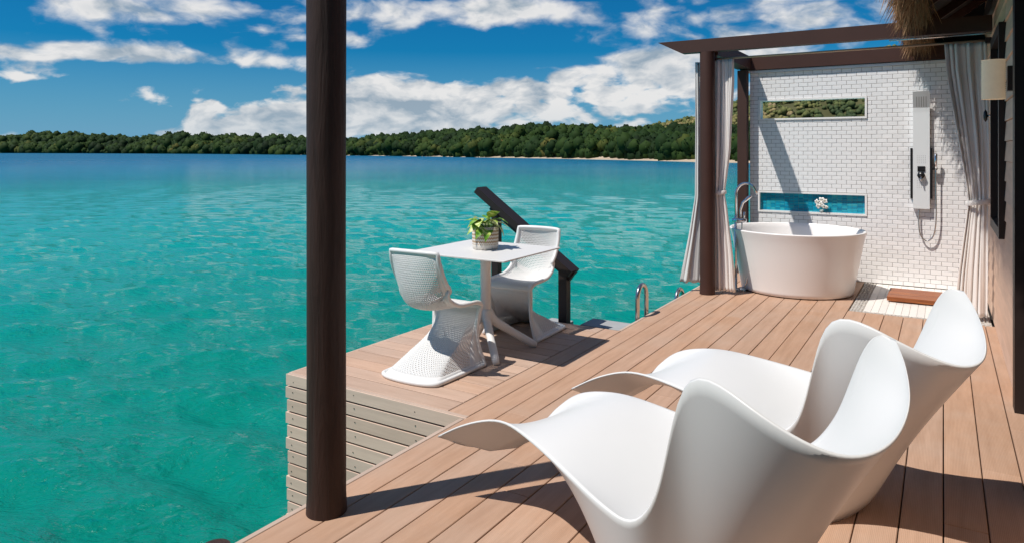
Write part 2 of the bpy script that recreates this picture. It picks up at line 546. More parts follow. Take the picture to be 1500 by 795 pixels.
def crom(P, n):
    """Catmull-Rom resample of a list of points to n samples per span"""
    P = [np.array(p, float) for p in P]
    P = [2 * P[0] - P[1]] + P + [2 * P[-1] - P[-2]]
    out = []
    for i in range(1, len(P) - 2):
        a, b, c, d = P[i - 1:i + 3]
        for j in range(n):
            t = j / n
            out.append(.5 * (2 * b + (c - a) * t + (2 * a - 5 * b + 4 * c - d) * t * t + (3 * b - a - 3 * c + d) * t ** 3))
    out.append(P[-2])
    return out

WATER = -1.2
# ------------------------------------------------------------------ sea
def build_sea():
    ang0, ang1 = YAW + R(90 - 62), YAW + R(90 + 78)
    na = 500
    rs = np.concatenate([np.geomspace(1.2, 160, 480), np.geomspace(170, 9000, 50)])
    th = np.linspace(ang0, ang1, na)
    rr, tt = np.meshgrid(rs, th, indexing='ij')
    X, Y = rr * np.cos(tt), rr * np.sin(tt)
    Z = np.zeros_like(X)
    sp = rr * .0088
    g = np.random.default_rng(3)
    for i in range(70):
        lam = 10 ** g.uniform(-.62, .25)
        a = R(20 + 90) + g.normal(0, .55)
        amp = .0058 * lam
        k = 2 * np.pi / lam
        ph = g.uniform(0, 6.28)
        fade = np.exp(-(sp / (lam * .22)) ** 2)
        q = np.sin(k * (X * np.cos(a) + Y * np.sin(a)) + ph + .8 * np.sin(k * .31 * (X * np.sin(a) - Y * np.cos(a)) + ph * 2))
        Z += amp * fade * (q + .25 * np.cos(2 * np.arcsin(np.clip(q, -1, 1))))
    V = np.stack([X, Y, Z + WATER], -1).reshape(-1, 3)
    nr = len(rs)
    i, j = np.meshgrid(np.arange(nr - 1), np.arange(na - 1), indexing='ij')
    b = (i * na + j).ravel()
    F = np.stack([b, b + na, b + na + 1, b + 1], -1)
    # the rest of the circle, coarse
    th2 = np.linspace(ang1, ang0 + 2 * math.pi, 40)
    rs2 = np.array([1.2, 5, 20, 100, 600, 9000.])
    r2, t2 = np.meshgrid(rs2, th2, indexing='ij')
    V2 = np.stack([r2 * np.cos(t2), r2 * np.sin(t2), np.full_like(r2, WATER)], -1).reshape(-1, 3)
    i, j = np.meshgrid(np.arange(len(rs2) - 1), np.arange(39), indexing='ij')
    b = (i * 40 + j).ravel() + len(V)
    F2 = np.stack([b, b + 40, b + 41, b + 1], -1)
    V3 = np.array([[1.2 * math.cos(t), 1.2 * math.sin(t), WATER] for t in np.linspace(0, 2 * math.pi, 13)[:12]])
    o = np_mesh('sea', np.vstack([V, V2]), np.vstack([F, F2]), 'sea', smooth=True)
    tag(o, 'turquoise lagoon water with small wind ripples', kind='structure')
build_sea()

# ------------------------------------------------------------------ far shore: terrain, beach and woods
def ix(px):
    return math.atan((px - 750) / 1020)
SH_X = [-400, -150, 0, 200, 450, 510, 700, 850, 1020, 1200, 1500, 2200]
SH_D = [900, 820, 745, 590, 392, 346, 250, 202, 160, 140, 120, 110]
TOP_X = [-400, -120, -20, 25, 60, 110, 200, 280, 350, 450, 510, 590, 650, 700, 760, 820, 900, 960, 1020, 1200, 1500, 2200]
TOP_Y = [219, 214, 206, 195, 192, 193, 199, 194, 198, 201, 204, 197, 192, 188, 185, 183, 185, 186, 183, 190, 196, 196]
AZ_S = np.array([ix(p) for p in SH_X])
AZ_T = np.array([ix(p) for p in TOP_X])
def shore(a): return np.interp(a, AZ_S, SH_D)
def depthw(a): return np.interp(a, AZ_S, [110, 110, 100, 95, 80, 78, 75, 75, 75, 75, 75, 75])
def ridge(a):   # height of the crown tops at the ridge
    y = np.interp(a, AZ_T, TOP_Y)
    return 1.5 + (220 - y) / 1020 * (shore(a) + depthw(a)) * np.cos(a)
def treeh(a): return np.interp(a, AZ_S, [9, 9, 9, 8.5, 7, 6.6, 5.6, 5.2, 4.8, 4.5, 4.5, 4.5])
def bchw(a): return np.interp(a, AZ_S, [0, 0, 0, .6, 1.5, 4, 5.5, 6, 6.5, 7, 7, 7])
def ground(a, s):   # s: metres inland of the waterline
    W = depthw(a)
    b = bchw(a)
    beach = WATER + np.clip(s, -20, None) * .11
    beach = np.minimum(beach, WATER + b * .11 + .15 + np.clip(s, -20, 0) * .1)
    t = np.clip((s - b) / (W - b), 0, 1)
    hill = (ridge(a) - treeh(a) - WATER - b * .11) * (np.sin(t * math.pi / 2) ** .9)
    back = np.clip((s - W) / 220, 0, 1)
    return beach + hill * (1 - .55 * back ** 1.5)
def polar(a, r):
    ang = math.pi / 2 + YAW - a
    return r * np.cos(ang), r * np.sin(ang)

def build_land():
    az_ = np.linspace(ix(-400), ix(2200), 150)
    ss = np.concatenate([np.linspace(-12, 9, 12), np.linspace(13, 120, 16), np.linspace(135, 420, 8)])
    A, S = np.meshgrid(az_, ss, indexing='ij')
    Z = ground(A, S) + np.where(S > 9, .5 * np.sin(A * 170 + S * .2) * np.sin(S * .13), 0)
    X, Y = polar(A, shore(A) + S)
    V = np.stack([X, Y, Z], -1)
    nb = len(ss)
    i, j = np.meshgrid(np.arange(len(az_) - 1), np.arange(nb - 1), indexing='ij')
    b = (i * nb + j)
    F = np.stack([b, b + 1, b + nb + 1, b + nb], -1)
    jb = 11
    ic = int(np.searchsorted(az_, ix(432)))
    Vf = V.reshape(-1, 3)
    o = np_mesh('beach', Vf, F[ic:, :jb].reshape(-1, 4), 'sand', smooth=True)
    tag(o, 'pale sand beach along the far shore', kind='structure')
    o = np_mesh('wooded_hill', Vf, np.concatenate([F[ic:, jb:].reshape(-1, 4), F[:ic].reshape(-1, 4)]), 'soilhill', smooth=True)
    tag(o, 'low hill under the far woods', kind='structure')
build_land()

def crown_template(seed, nq, nl):
    g = np.random.default_rng(seed)
    V, F, T = [], [], []
    lobes = []
    for i in range(nl):
        a = g.uniform(0, 6.28)
        r = g.uniform(.15, .62)
        lobes.append((r * math.cos(a), r * math.sin(a), g.uniform(.25, .82), g.uniform(.28, .46) * (9 / nl) ** .22))
    # rounded cores (an eight-sided ball per lobe, as quads)
    for lx, ly, lz, lr in lobes:
        b = len(V)
        jit = g.uniform(.85, 1.1, (4, 6))
        for i in range(4):
            ph = math.pi * (.10 + .27 * i)
            for j in range(6):
                a = 2 * math.pi * (j + .5 * (i % 2)) / 6
                r = lr * .93 * jit[i, j]
                V.append(np.array([lx + r * math.sin(ph) * math.cos(a), ly + r * math.sin(ph) * math.sin(a), lz + r * math.cos(ph) * .9]))
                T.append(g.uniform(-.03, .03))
        for i in range(3):
            for j in range(6):
                F.append((b + i * 6 + j, b + (i + 1) * 6 + j, b + (i + 1) * 6 + (j + 1) % 6, b + i * 6 + (j + 1) % 6))
        F.append((b, b + 1, b + 2, b + 3))
        F.append((b, b + 3, b + 4, b + 5))
    for k in range(nq):
        lx, ly, lz, lr = lobes[k % nl]
        d = g.normal(size=3)
        d /= np.linalg.norm(d)
        d[2] = abs(d[2]) * .9 - .15
        p = np.array([lx, ly, lz]) + d * lr * g.uniform(.88, 1.22)
        n = d + g.normal(0, .42, 3)
        n /= np.linalg.norm(n)
        u = np.cross(n, [0, 0, 1.])
        u /= np.linalg.norm(u) + 1e-6
        v = np.cross(n, u)
        sz = g.uniform(.035, .095)
        b = len(V)
        V += [p + u * sz * g.uniform(.7, 1.2), p + v * sz * g.uniform(.6, 1), p - u * sz * g.uniform(.7, 1.2), p - v * sz * g.uniform(.6, 1)]
        F.append((b, b + 1, b + 2, b + 3))
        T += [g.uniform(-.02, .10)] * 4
    return np.array(V), np.array(F), np.array(T)

def scatter(name, pts, size, tint, m, label, cat=None, nq=64, seed=1, hs=None, nl=8):
    tmpl = [crown_template(seed * 10 + i, nq, nl) for i in range(5)]
    g = np.random.default_rng(seed)
    Vs, Fs, Ts = [], [], []
    off = 0
    which = g.integers(0, 5, len(pts))
    for t in range(5):
        idx = np.where(which == t)[0]
        if len(idx) == 0:
            continue
        tv, tf, tt = tmpl[t]
        n, k = len(idx), len(tv)
        ang = g.uniform(0, 6.28, n)
        c, s = np.cos(ang), np.sin(ang)
        sz = size[idx]
        hh = sz * g.uniform(.85, 1.25, n) if hs is None else hs[idx]
        x = (tv[None, :, 0] * c[:, None] - tv[None, :, 1] * s[:, None]) * sz[:, None] + pts[idx, 0, None]
        y = (tv[None, :, 0] * s[:, None] + tv[None, :, 1] * c[:, None]) * sz[:, None] + pts[idx, 1, None]
        z = tv[None, :, 2] * hh[:, None] + pts[idx, 2, None]
        Vs.append(np.stack([x, y, z], -1).reshape(-1, 3))
        Fs.append((tf[None] + (np.arange(n) * k)[:, None, None]).reshape(-1, 4) + off)
        Ts.append((tint[idx, None] + tt[None]).ravel())
        off += n * k
    o = np_mesh(name, np.vstack(Vs), np.vstack(Fs), m, tint=np.clip(np.concatenate(Ts), 0, 1), smooth=True)
    return tag(o, label, cat, kind='stuff')

def smooth_noise(x, y, seed, sc_):
    g = np.random.default_rng(seed)
    z = np.zeros_like(x)
    for i in range(14):
        a = g.uniform(0, 6.28)
        k = g.uniform(.5, 2.2) / sc_
        z += np.sin(k * (x * np.cos(a) + y * np.sin(a)) + g.uniform(0, 6.28))
    return z / 3.7

def build_woods():
    g = np.random.default_rng(11)
    specs = [('mangrove_woods', -330, 455, 1800, 'far dark mangrove woods across the water, seen past the tall log post', 50),
             ('shore_woods', 455, 1120, 1950, 'dense green woods on the low hill behind the sand beach', 92)]
    for nm, x0, x1, n, lab, nq in specs:
        a = g.uniform(ix(x0), ix(x1), n)
        s = bchw(a) + (depthw(a) + 14 - bchw(a)) * g.uniform(0, 1, n) ** .8 + .8
        fr = g.uniform(0, 1, n) < .16              # a full front row at the water or sand
        s = np.where(fr, bchw(a) + g.uniform(.5, 4, n), s)
        z = ground(a, s)
        X, Y = polar(a, shore(a) + s)
        sz = treeh(a) * (.42 + .75 * g.uniform(0, 1, n) ** 1.3)
        big = smooth_noise(X, Y, 5, 22)
        t = .36 + .17 * big + g.normal(0, .14, n)
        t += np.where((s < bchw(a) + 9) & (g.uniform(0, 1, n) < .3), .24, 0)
        h = sz * g.uniform(.9, 1.25, n)
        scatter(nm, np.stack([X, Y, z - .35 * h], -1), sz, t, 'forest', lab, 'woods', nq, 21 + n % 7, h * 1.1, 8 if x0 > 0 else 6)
build_woods()

def build_far_hill():
    # a taller, drier hill behind the shore woods
    cx, cy = polar(np.array(ix(1420)), 640)
    def hz(X, Y):
        d = np.hypot((X - cx) / 1.0, (Y - cy))
        u = np.array([cx, cy]) / np.hypot(cx, cy)
        across = (X - cx) * -u[1] + (Y - cy) * u[0]
        along = (X - cx) * u[0] + (Y - cy) * u[1]
        return WATER + 88 * np.exp(-(across / 200) ** 2 - (along / 150) ** 2) + 3 * smooth_noise(X, Y, 9, 30)
    n = 70
    xs = np.linspace(cx - 420, cx + 380, n)
    ys = np.linspace(cy - 330, cy + 300, n)
    X, Y = np.meshgrid(xs, ys, indexing='ij')
    V = np.stack([X, Y, hz(X, Y) - 1.0], -1).reshape(-1, 3)
    i, j = np.meshgrid(np.arange(n - 1), np.arange(n - 1), indexing='ij')
    b = (i * n + j).ravel()
    o = np_mesh('dry_hill', V, np.stack([b, b + n, b + n + 1, b + 1], -1), 'dryhill', smooth=True)
    tag(o, 'taller dry hill rising behind the woods', kind='structure')
    g = np.random.default_rng(4)
    k = 13000
    X = g.uniform(cx - 400, cx + 300, k)
    Y = g.uniform(cy - 320, cy + 120, k)
    Z = hz(X, Y)
    sz = g.uniform(2.2, 5.0, k)
    t = .45 + .28 * smooth_noise(X, Y, 2, 28) + g.normal(0, .13, k)
    aa = math.pi / 2 + YAW - np.arctan2(Y, X)
    keep = (Z > 11) & (aa > ix(880)) & (aa < ix(1310)) & (np.hypot(X, Y) < 640)
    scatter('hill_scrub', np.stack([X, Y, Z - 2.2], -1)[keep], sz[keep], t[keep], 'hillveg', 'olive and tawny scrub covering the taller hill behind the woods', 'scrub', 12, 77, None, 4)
build_far_hill()

# ------------------------------------------------------------------ main deck
EDGE, WALLX, TWY = -2.28, .36, 8.85
deck = empty('deck', (0, 0, 0), 'warm brown composite board deck along the bungalow', kind='structure')
PITCH = .1525
xs = []
x = .36 - 0.038
x = -.0015 + 2 * PITCH + .05
nb = 0
xr = 0.0 - .0           # a joint runs straight under the lens, as in the photograph
lines = [0.0 + PITCH * k for k in range(-15, 3)]
lines = [EDGE] + [l for l in lines if l > EDGE + .05] + [WALLX + .05]
joints = {2: [3.2], 4: [2.6, 6.4], 5: [4.1], 7: [3.55], 8: [2.2, 7.0], 10: [4.75], 11: [4.55], 13: [4.6], 14: [4.9], 15: [3.3], 16: [3.95, 7.1], 17: [4.6], 1: [3.38], 3: [2.85]}
FLX, FLY = -.755, 7.21      # tiled shower floor corner
for i in range(len(lines) - 1):
    x0, x1 = lines[i] + .0025, lines[i + 1] - .0025
    yend = FLY - .004 if x0 > FLX - .01 else TWY - .004
    cuts = [-3.0] + [j for j in joints.get(i, []) if j < yend] + [yend]
    if x0 < FLX < x1:
        pass
    for a, b in zip(cuts, cuts[1:]):
        dz = rnd.uniform(-.0008, .0008)
        MB().cbox(x0, x1, a + .0015, b - .0015, -.028, dz, .0025).build('board', 'deck', deck)
# the strip left of the shower floor where a board is cut lengthwise
MB().box(EDGE + .03, WALLX + .2, -3.0, TWY, -.16, -.036).build('joist_frame', 'joist', deck)
MB().cbox(EDGE - .028, EDGE - .002, -3.0, 3.17, -.15, -.001, .002).build('edge_trim', 'trim', deck)
MB().cbox(EDGE - .028, EDGE - .002, 5.42, TWY, -.15, -.001, .002).build('edge_trim', 'trim', deck)

# ------------------------------------------------------------------ side platform
PX0, PY0, PY1 = -3.76, 3.2, 5.40
plat = empty('platform', (0, 0, 0), 'square side platform of pale boards over the water', kind='structure')
MB().cbox(-2.43 + .004, EDGE - .0025, PY0, PY1, -.028, .0, .0025).build('border_board', 'deck', plat)
n = 14
pw = (PY1 - PY0 - .02) / n
for k in range(n):
    a = PY0 + .02 + k * pw
    MB().cbox(PX0, -2.432, a + .0048, a + pw - .0048, -.028, rnd.uniform(-.0007, .0007), .0025).build('board', 'deckx', plat)
MB().cbox(PX0, -2.28, PY0 - .006, PY0 + .018, -.028, .0005, .002).build('edge_trim', 'trim', plat)
MB().box(PX0 + .03, -2.3, PY0 + .03, PY1 - .02, -1.6, -.006).build('joist_frame', 'joist', plat)
for k in range(14):
    z1 = -.031 - k * .0858 if k else -.004
    z1 = -.002 - k * .0858
    dx_ = rnd.uniform(-.012, .012)
    z0 = z1 - .0735
    o = MB().cbox(PX0 + dx_, EDGE - .03, PY0 - .012, PY0 + .014, z0, z1, .002)
    if k == 0:
        o = MB().cbox(PX0 + dx_, EDGE + .0, PY0 - .014, PY0 - .0075, z0, z1, .001)
    sl = o.build('slat', 'fascia', plat)
    zc = (z0 + z1) / 2
    sm = MB()
    for xx in (PX0 + .055, PX0 + .62, PX0 + .64 + .48):
        for _ in range(1):
            xq = xx + rnd.uniform(-.012, .012)
            zq = zc + rnd.uniform(-.012, .012)
            sm = MB()
            ring = [(xq + .0034 * math.cos(t * math.pi / 4), PY0 - .0155, zq + .0034 * math.sin(t * math.pi / 4)) for t in range(8)]
            ring2 = [(p[0], PY0 - .012, p[2]) for p in ring]
            sm.add(ring + ring2, [tuple(range(8))] + [(i, (i + 1) % 8, (i + 1) % 8 + 8, i + 8) for i in range(8)])
            sm.build('screw', 'screw', sl)
    MB().cbox(PX0 - .012, PX0 + .014, PY0 + .018, PY1, z0, z1 + .0, .002).build('slat', 'fascia', plat)

# ------------------------------------------------------------------ tall log post and the pile by the deck edge
def log_mesh(x, y, r, z0, z1, seed, nseg=30, wob=.012):
    g = np.random.default_rng(seed)
    ph = g.uniform(0, 6.28, 6)
    n = 28
    mb = MB()
    G = []
    for i in range(nseg + 1):
        z = z0 + (z1 - z0) * i / nseg
        row = []
        for j in range(n + 1):
            a = 2 * math.pi * j / n
            rr = r * (1 + wob * math.sin(2 * a + ph[0] + z) + wob * .7 * math.sin(3 * a + ph[1] + z * 1.7) + wob * .6 * math.sin(z * 3.1 + ph[2]))
            if z < z0 + .04 and z0 > -.05:
                rr *= 1 + .05 * (1 - (z - z0) / .04)
            row.append((x + rr * math.cos(a), y + rr * math.sin(a), z))
        G.append(row)
    mb.grid(G)
    mb.add(G[-1][:-1], [tuple(range(n))])
    return mb
o = log_mesh(-2.188, 2.062, .0805, 0, 2.22, 1).build('log_post', 'post', smooth=True)
tag(o, 'thick dark round log post standing at the deck edge', 'post')
o = log_mesh(-2.352, 1.655, .056, -2, -.004, 2, 20).build('pile', 'post', smooth=True)
tag(o, 'dark pile top peeking over the deck edge in the bottom corner', 'pile')

# ------------------------------------------------------------------ pergola over the bath
perg = empty('pergola', (-2.1, 7.25, 0), 'brown timber pergola frame over the bath', 'pergola')
def P(o):      # children of the pergola are written in world coordinates
    o.location = (-perg.location.x, -perg.location.y, 0)
    return o
P(log_mesh(-2.100, 7.27, .076, 0, 2.52, 5, 20, .004).build('post', 'beam', perg, smooth=True))
P(MB().box(-2.145, -2.035, 8.70, 8.81, 0, 2.47).build('post', 'beam', perg))
P(MB().prism([(-2.62, 2.655), (-2.36, 2.522), (WALLX - .004, 2.522), (WALLX - .004, 2.655)], 7.215, 7.325).build('beam', 'beam', perg, fix=True))
P(MB().prism([(-2.30, 2.635), (-2.13, 2.478), (WALLX - .004, 2.478), (WALLX - .004, 2.635)], 8.80, 8.90).build('beam', 'beam', perg, fix=True))
P(MB().box(-2.165, -2.005, 7.33, 8.795, 2.49, 2.640).build('side_beam', 'beam', perg))
P(MB().tube([(-2.03, 7.36, 2.455), (WALLX - .01, 7.36, 2.455)], .0105, 10).build('curtain_pole', 'brass', perg, smooth=True))
P(MB().tube([(-.42, 7.20, 2.495), (WALLX - .01, 7.20, 2.495)], .007, 8).build('curtain_wire', 'steel', perg, smooth=True))
P(MB().box(-2.06, -2.03, 7.33, 7.39, 2.44, 2.52).build('pole_bracket', 'beam', perg))
P(MB().box(WALLX - .05, WALLX - .004, 7.33, 7.39, 2.43, 2.48).build('pole_bracket', 'darkframe', perg))

# ------------------------------------------------------------------ tiled shower wall
WX0, WX1, WZ = -2.03, WALLX - .003, 2.44
win = (-1.928, -.738, 1.861, 2.113)      # outer edges of the frame
nic = (-1.934, -.738, .746, 1.003)
wall = empty('tiled_wall', (0, TWY, 0), 'white subway tiled wall with a slot window and a blue niche behind the bath', 'wall')
def Wl(o):
    o.location.y -= TWY
    return o
def wall_grid(y0, y1, m, name):
    mb = MB()
    xs_ = [WX0, -1.935, -.750, WX1]
    zs_ = [-.02, .752, .988, 1.877, 2.105, WZ]
    for i in range(3):
        for k in range(5):
            if i == 1 and k in (1, 3):
                continue
            mb.box(xs_[i], xs_[i + 1], y0, y1, zs_[k], zs_[k + 1])
    return Wl(mb.build(name, m, wall))
wall_grid(TWY + .004, TWY + .15, 'grout', 'wall_core')
Wl(MB().box(-1.97, -.71, TWY + .151, TWY + .17, .70, 1.04).build('niche_back', 'grout', wall))
TW, TH = .1035, .0478
Wl(MB().cbox(WX0 - .01, WX1, TWY - .03, TWY + .16, WZ + .001, WZ + .034, .006).build('wall_cap', 'wallcap', wall))
def frame(name, r, inner, y0, y1, m, parent):
    mb = MB()
    x0, x1, z0, z1 = r
    a0, a1, c0, c1 = inner
    mb.box(x0, x1, y0, y1, z0, c0)
    mb.box(x0, x1, y0, y1, c1, z1)
    mb.box(x0, a0, y0, y1, c0, c1)
    mb.box(a1, x1, y0, y1, c0, c1)
    return Wl(mb.build(name, m, parent))
wwin = Wl(empty('slot_window', (0, TWY, 0)))
wwin.parent = wall
wwin.location = (0, 0, 0)
frame('window_frame', win, (-1.904, -.759, 1.881, 2.093), TWY - .016, TWY + .13, 'wtrim', wwin)
niche = empty('niche')
niche.parent = wall
frame('niche_frame', nic, (-1.912, -.759, .768, .981), TWY - .012, TWY + .10, 'wtrim', niche)
Wl(MB().box(-1.912, -.759, TWY + .040, TWY + .050, .768, .981).build('niche_grout', 'grout', niche))
mb = MB()
mh, mw = 1 / 56, 1 / 19
for k in range(int(.768 * 56), int(.981 * 56) + 1):
    z0, z1 = max(.769, k * mh + .0012), min(.980, (k + 1) * mh - .0012)
    if z1 - z0 < .003:
        continue
    for i in range(-38, -13):
        sh = .5 * mw if False else 0
        x0, x1 = max(-1.911, i * mw + .0012 + sh), min(-.760, (i + 1) * mw - .0012 + sh)
        if x1 - x0 > .004:
            mb.box(x0, x1, TWY + .0335, TWY + .0405, z0, z1)
tag(Wl(mb.build('mosaic', 'mosaic', niche)), kind='stuff')

# subway tiles
def cproj(p):
    xc = p[0] * math.cos(YAW) + p[1] * math.sin(YAW)
    zc = -p[0] * math.sin(YAW) + p[1] * math.cos(YAW)
    return 750 + 1020 * xc / zc, 220 + 1020 * (1.5 - p[2]) / zc, zc
tiles = []
row = 0
z = .004
while z < WZ - .005:
    z1 = min(z + TH - .0034, WZ - .001)
    offx = WX1 - .012 - (TW / 2 if row % 2 else 0)
    xr_ = offx
    segs = [(offx + .001, WX1)] if row % 2 else []
    while xr_ > WX0 + .006:
        segs.append((max(WX0 + .001, xr_ - TW + .0016), xr_ - .0016))
        xr_ -= TW
    for a, b in segs:
        parts = [(a, b, z, z1)]
        for (fx0, fx1, fz0, fz1) in (win, nic):
            out = []
            for (p0, p1, q0, q1) in parts:
                if p1 <= fx0 or p0 >= fx1 or q1 <= fz0 or q0 >= fz1:
                    out.append((p0, p1, q0, q1))
                    continue
                if p0 < fx0 - .004: out.append((p0, fx0 - .002, q0, q1))
                if p1 > fx1 + .004: out.append((fx1 + .002, p1, q0, q1))
                m0, m1 = max(p0, fx0), min(p1, fx1)
                if q0 < fz0 - .006: out.append((m0, m1, q0, fz0 - .002))
                if q1 > fz1 + .006: out.append((m0, m1, fz1 + .002, q1))
            parts = out
        tiles += parts
    z += TH
    row += 1
def tile_vis(t):
    x, y, d = cproj(((t[0] + t[1]) / 2, TWY, (t[2] + t[3]) / 2))
    hid = (1083 < x < 1262 and y > 330) or (1334 < x < 1366 and 134 < y < 305) or x > 1402 + max(0, (300 - y)) * -.06 or (x > 1390 and y < 300) or y < 92
    return (t[1] - t[0]) * (t[3] - t[2]) / d ** 2.2 * (0 if hid else 1)
tiles.sort(key=tile_vis, reverse=True)
def tile_box(mb, a, b, c, d, y):
    k = .0025
    return mb.add([(a, TWY + .005, c), (b, TWY + .005, c), (b, TWY + .005, d), (a, TWY + .005, d), (a, y + k, c), (b, y + k, c), (b, y + k, d), (a, y + k, d),
                   (a + k, y, c + k), (b - k, y, c + k), (b - k, y, d - k), (a + k, y, d - k)],
                  [(8, 9, 10, 11)] + [(i, (i + 1) % 4, (i + 1) % 4 + 4, i + 4) for i in range(4)] + [(i + 4, (i + 1) % 4 + 4, (i + 1) % 4 + 8, i + 8) for i in range(4)])
shared = {}
for t in tiles[:300]:
    wdt, hgt = round(t[1] - t[0], 4), round(t[3] - t[2], 4)
    if (wdt, hgt) not in shared:
        q = MB()
        tile_box(q, -wdt / 2, wdt / 2, -hgt / 2, hgt / 2, TWY - .003)
        q.v = [(a, b - TWY, c) for a, b, c in q.v]
        shared[(wdt, hgt)] = q.mesh('tile')
    o = link('tile', shared[(wdt, hgt)], 'tile', wall, ((t[0] + t[1]) / 2, rnd.uniform(-.0008, .0008), (t[2] + t[3]) / 2))
    o.rotation_euler = (rnd.uniform(-.006, .006), 0, rnd.uniform(-.004, .004))
mb = MB()
for t in tiles[300:]:
    tile_box(mb, *t, TWY - .003 + rnd.uniform(-.0008, .0008))
tag(Wl(mb.build('tile_field', 'tile', wall)), kind='stuff')

# ------------------------------------------------------------------ shower floor
floor = empty('shower_floor', (0, 0, 0), 'pale tiled shower floor with a pebble border', kind='structure')
MB().box(FLX, WALLX - .004, FLY, TWY - .003, -.03, -.010).build('tile_bed', 'pebblebed', floor)
bw = .115
x = FLX + bw
while x < WALLX - .13:
    w_ = .062
    ysp = [FLY + .06, FLY + .06 + .47, FLY + .06 + .94, TWY - .01]
    for a, b in zip(ysp, ysp[1:]):
        MB().cbox(x + .001, x + w_ - .001, a + .001, b - .001, -.010, -.002 + rnd.uniform(-.0006, .0006), .0015).build('floor_tile', 'floortile', floor)
    x += w_
peb = MB()
def pebble(cx_, cy_, r):
    a0 = rnd.uniform(0, 3)
    n = 7
    asp = rnd.uniform(.6, .95)
    h = rnd.uniform(.001, .004)
    top = [(cx_ + r * math.cos(a0 + 2 * math.pi * i / n), cy_ + r * asp * math.sin(a0 + 2 * math.pi * i / n), -.009) for i in range(n)]
    top2 = [(cx_ + .7 * r * math.cos(a0 + 2 * math.pi * i / n), cy_ + .7 * r * asp * math.sin(a0 + 2 * math.pi * i / n), h) for i in range(n)]
    peb.add(top + top2, [tuple(range(n, 2 * n))] + [(i, (i + 1) % n, (i + 1) % n + n, i + n) for i in range(n)])
def strip(x0, x1, y0, y1):
    y = y0 + .012
    while y < y1 - .008:
        x = x0 + .012 + rnd.uniform(0, .01)
        while x < x1 - .008:
            pebble(x + rnd.uniform(-.004, .004), y + rnd.uniform(-.004, .004), rnd.uniform(.009, .0155))
            x += .027
        y += .025
strip(FLX, FLX + bw, FLY, TWY - .01)
strip(FLX + bw, WALLX - .01, FLY, FLY + .058)
strip(WALLX - .125, WALLX - .01, FLY + .06, TWY - .01)
tag(peb.build('pebbles', 'pebble', floor), kind='stuff')

# ------------------------------------------------------------------ teak shower mat
matx0, matx1, maty0, maty1 = -.478, .24, 7.86, 8.37
mt = empty('shower_mat', (matx0, maty0, 0), 'orange teak slatted bath mat on the shower floor', 'mat')
k = 9
sw = (maty1 - maty0) / k
for i in range(k):
    MB().cbox(0, matx1 - matx0, i * sw + .004, (i + 1) * sw - .004, .032, .052 + rnd.uniform(-.001, .001), .003).build('slat', 'teak', mt)
for xx in (.03, .32, .60):
    MB().box(xx, xx + .045, .01, maty1 - maty0 - .01, .0, .0315).build('cleat', 'teak', mt)
MB().cbox(-.0, matx1 - matx0, -.014, .003, .012, .054, .003).build('edge_rail', 'teak', mt)

# ------------------------------------------------------------------ bath tub
tub = empty('bathtub', (-1.35, 7.98, 0), 'freestanding round white bathtub by the tiled wall', 'bathtub')
prof = [(.0, .006), (.54, .006), (.562, .015), (.572, .08), (.612, .30), (.657, .55), (.680, .635), (.684, .650), (.676, .657), (.660, .656), (.650, .645), (.630, .56), (.575, .32), (.53, .20), (.45, .155), (.0, .15)]
pr = []
for (a, b), (c, d) in zip(prof, prof[1:]):
    pr += [(a, b), ((a + c) / 2, (b + d) / 2)]
pr.append(prof[-1])
MB().lathe(pr, 72, sx=1.0, sy=.94).build('tub_shell', 'tub', tub, smooth=True)
MB().lathe([(.0, .157), (.024, .157), (.027, .152)], 20).build('drain', 'chrome', tub, smooth=True)

fau = empty('tub_filler', (-1.86, 7.62, 0), 'tall chrome floor-standing bath tap with a curved spout', 'tap')
MB().cbox(-.075, .075, -.05, .05, .001, .022, .004).build('floor_plate', 'chrome', fau)
MB().tube([(-.035, 0, .02), (-.035, 0, .80)], .016, 14).build('riser', 'chrome', fau, smooth=True)
sp_ = [(-.035, 0, .78), (-.035, 0, 1.02)] + [(-.035 + .105 - .105 * math.cos(a), .02 * math.sin(a / 2), 1.02 + .125 * math.sin(a)) for a in np.linspace(.2, 2.7, 12)] + [(.185, .02, 1.03)]
MB().tube(sp_, .0145, 14).build('spout', 'chrome', fau, smooth=True)
MB().tube([(-.07, 0, .745), (.075, 0, .745)], .022, 14).build('mixer_body', 'chrome', fau, smooth=True)
MB().tube([(.05, 0, .76), (.055, 0, .84)], .010, 10).build('lever', 'chrome', fau, smooth=True)
MB().tube([(.02, -.02, .78), (.022, -.035, .86), (.045, -.03, .94), (.11, -.02, 1.0), (.135, -.015, 1.015)], [.010, .011, .014, .019, .012], 12).build('hand_shower', 'chrome', fau, smooth=True)
MB().tube(crom([(.03, 0, .74), (.035, -.01, .5), (.06, -.01, .3), (.085, -.01, .16), (.06, -.01, .06), (.0, -.01, .03)], 6), .007, 8).build('hose', 'steel', fau, smooth=True)

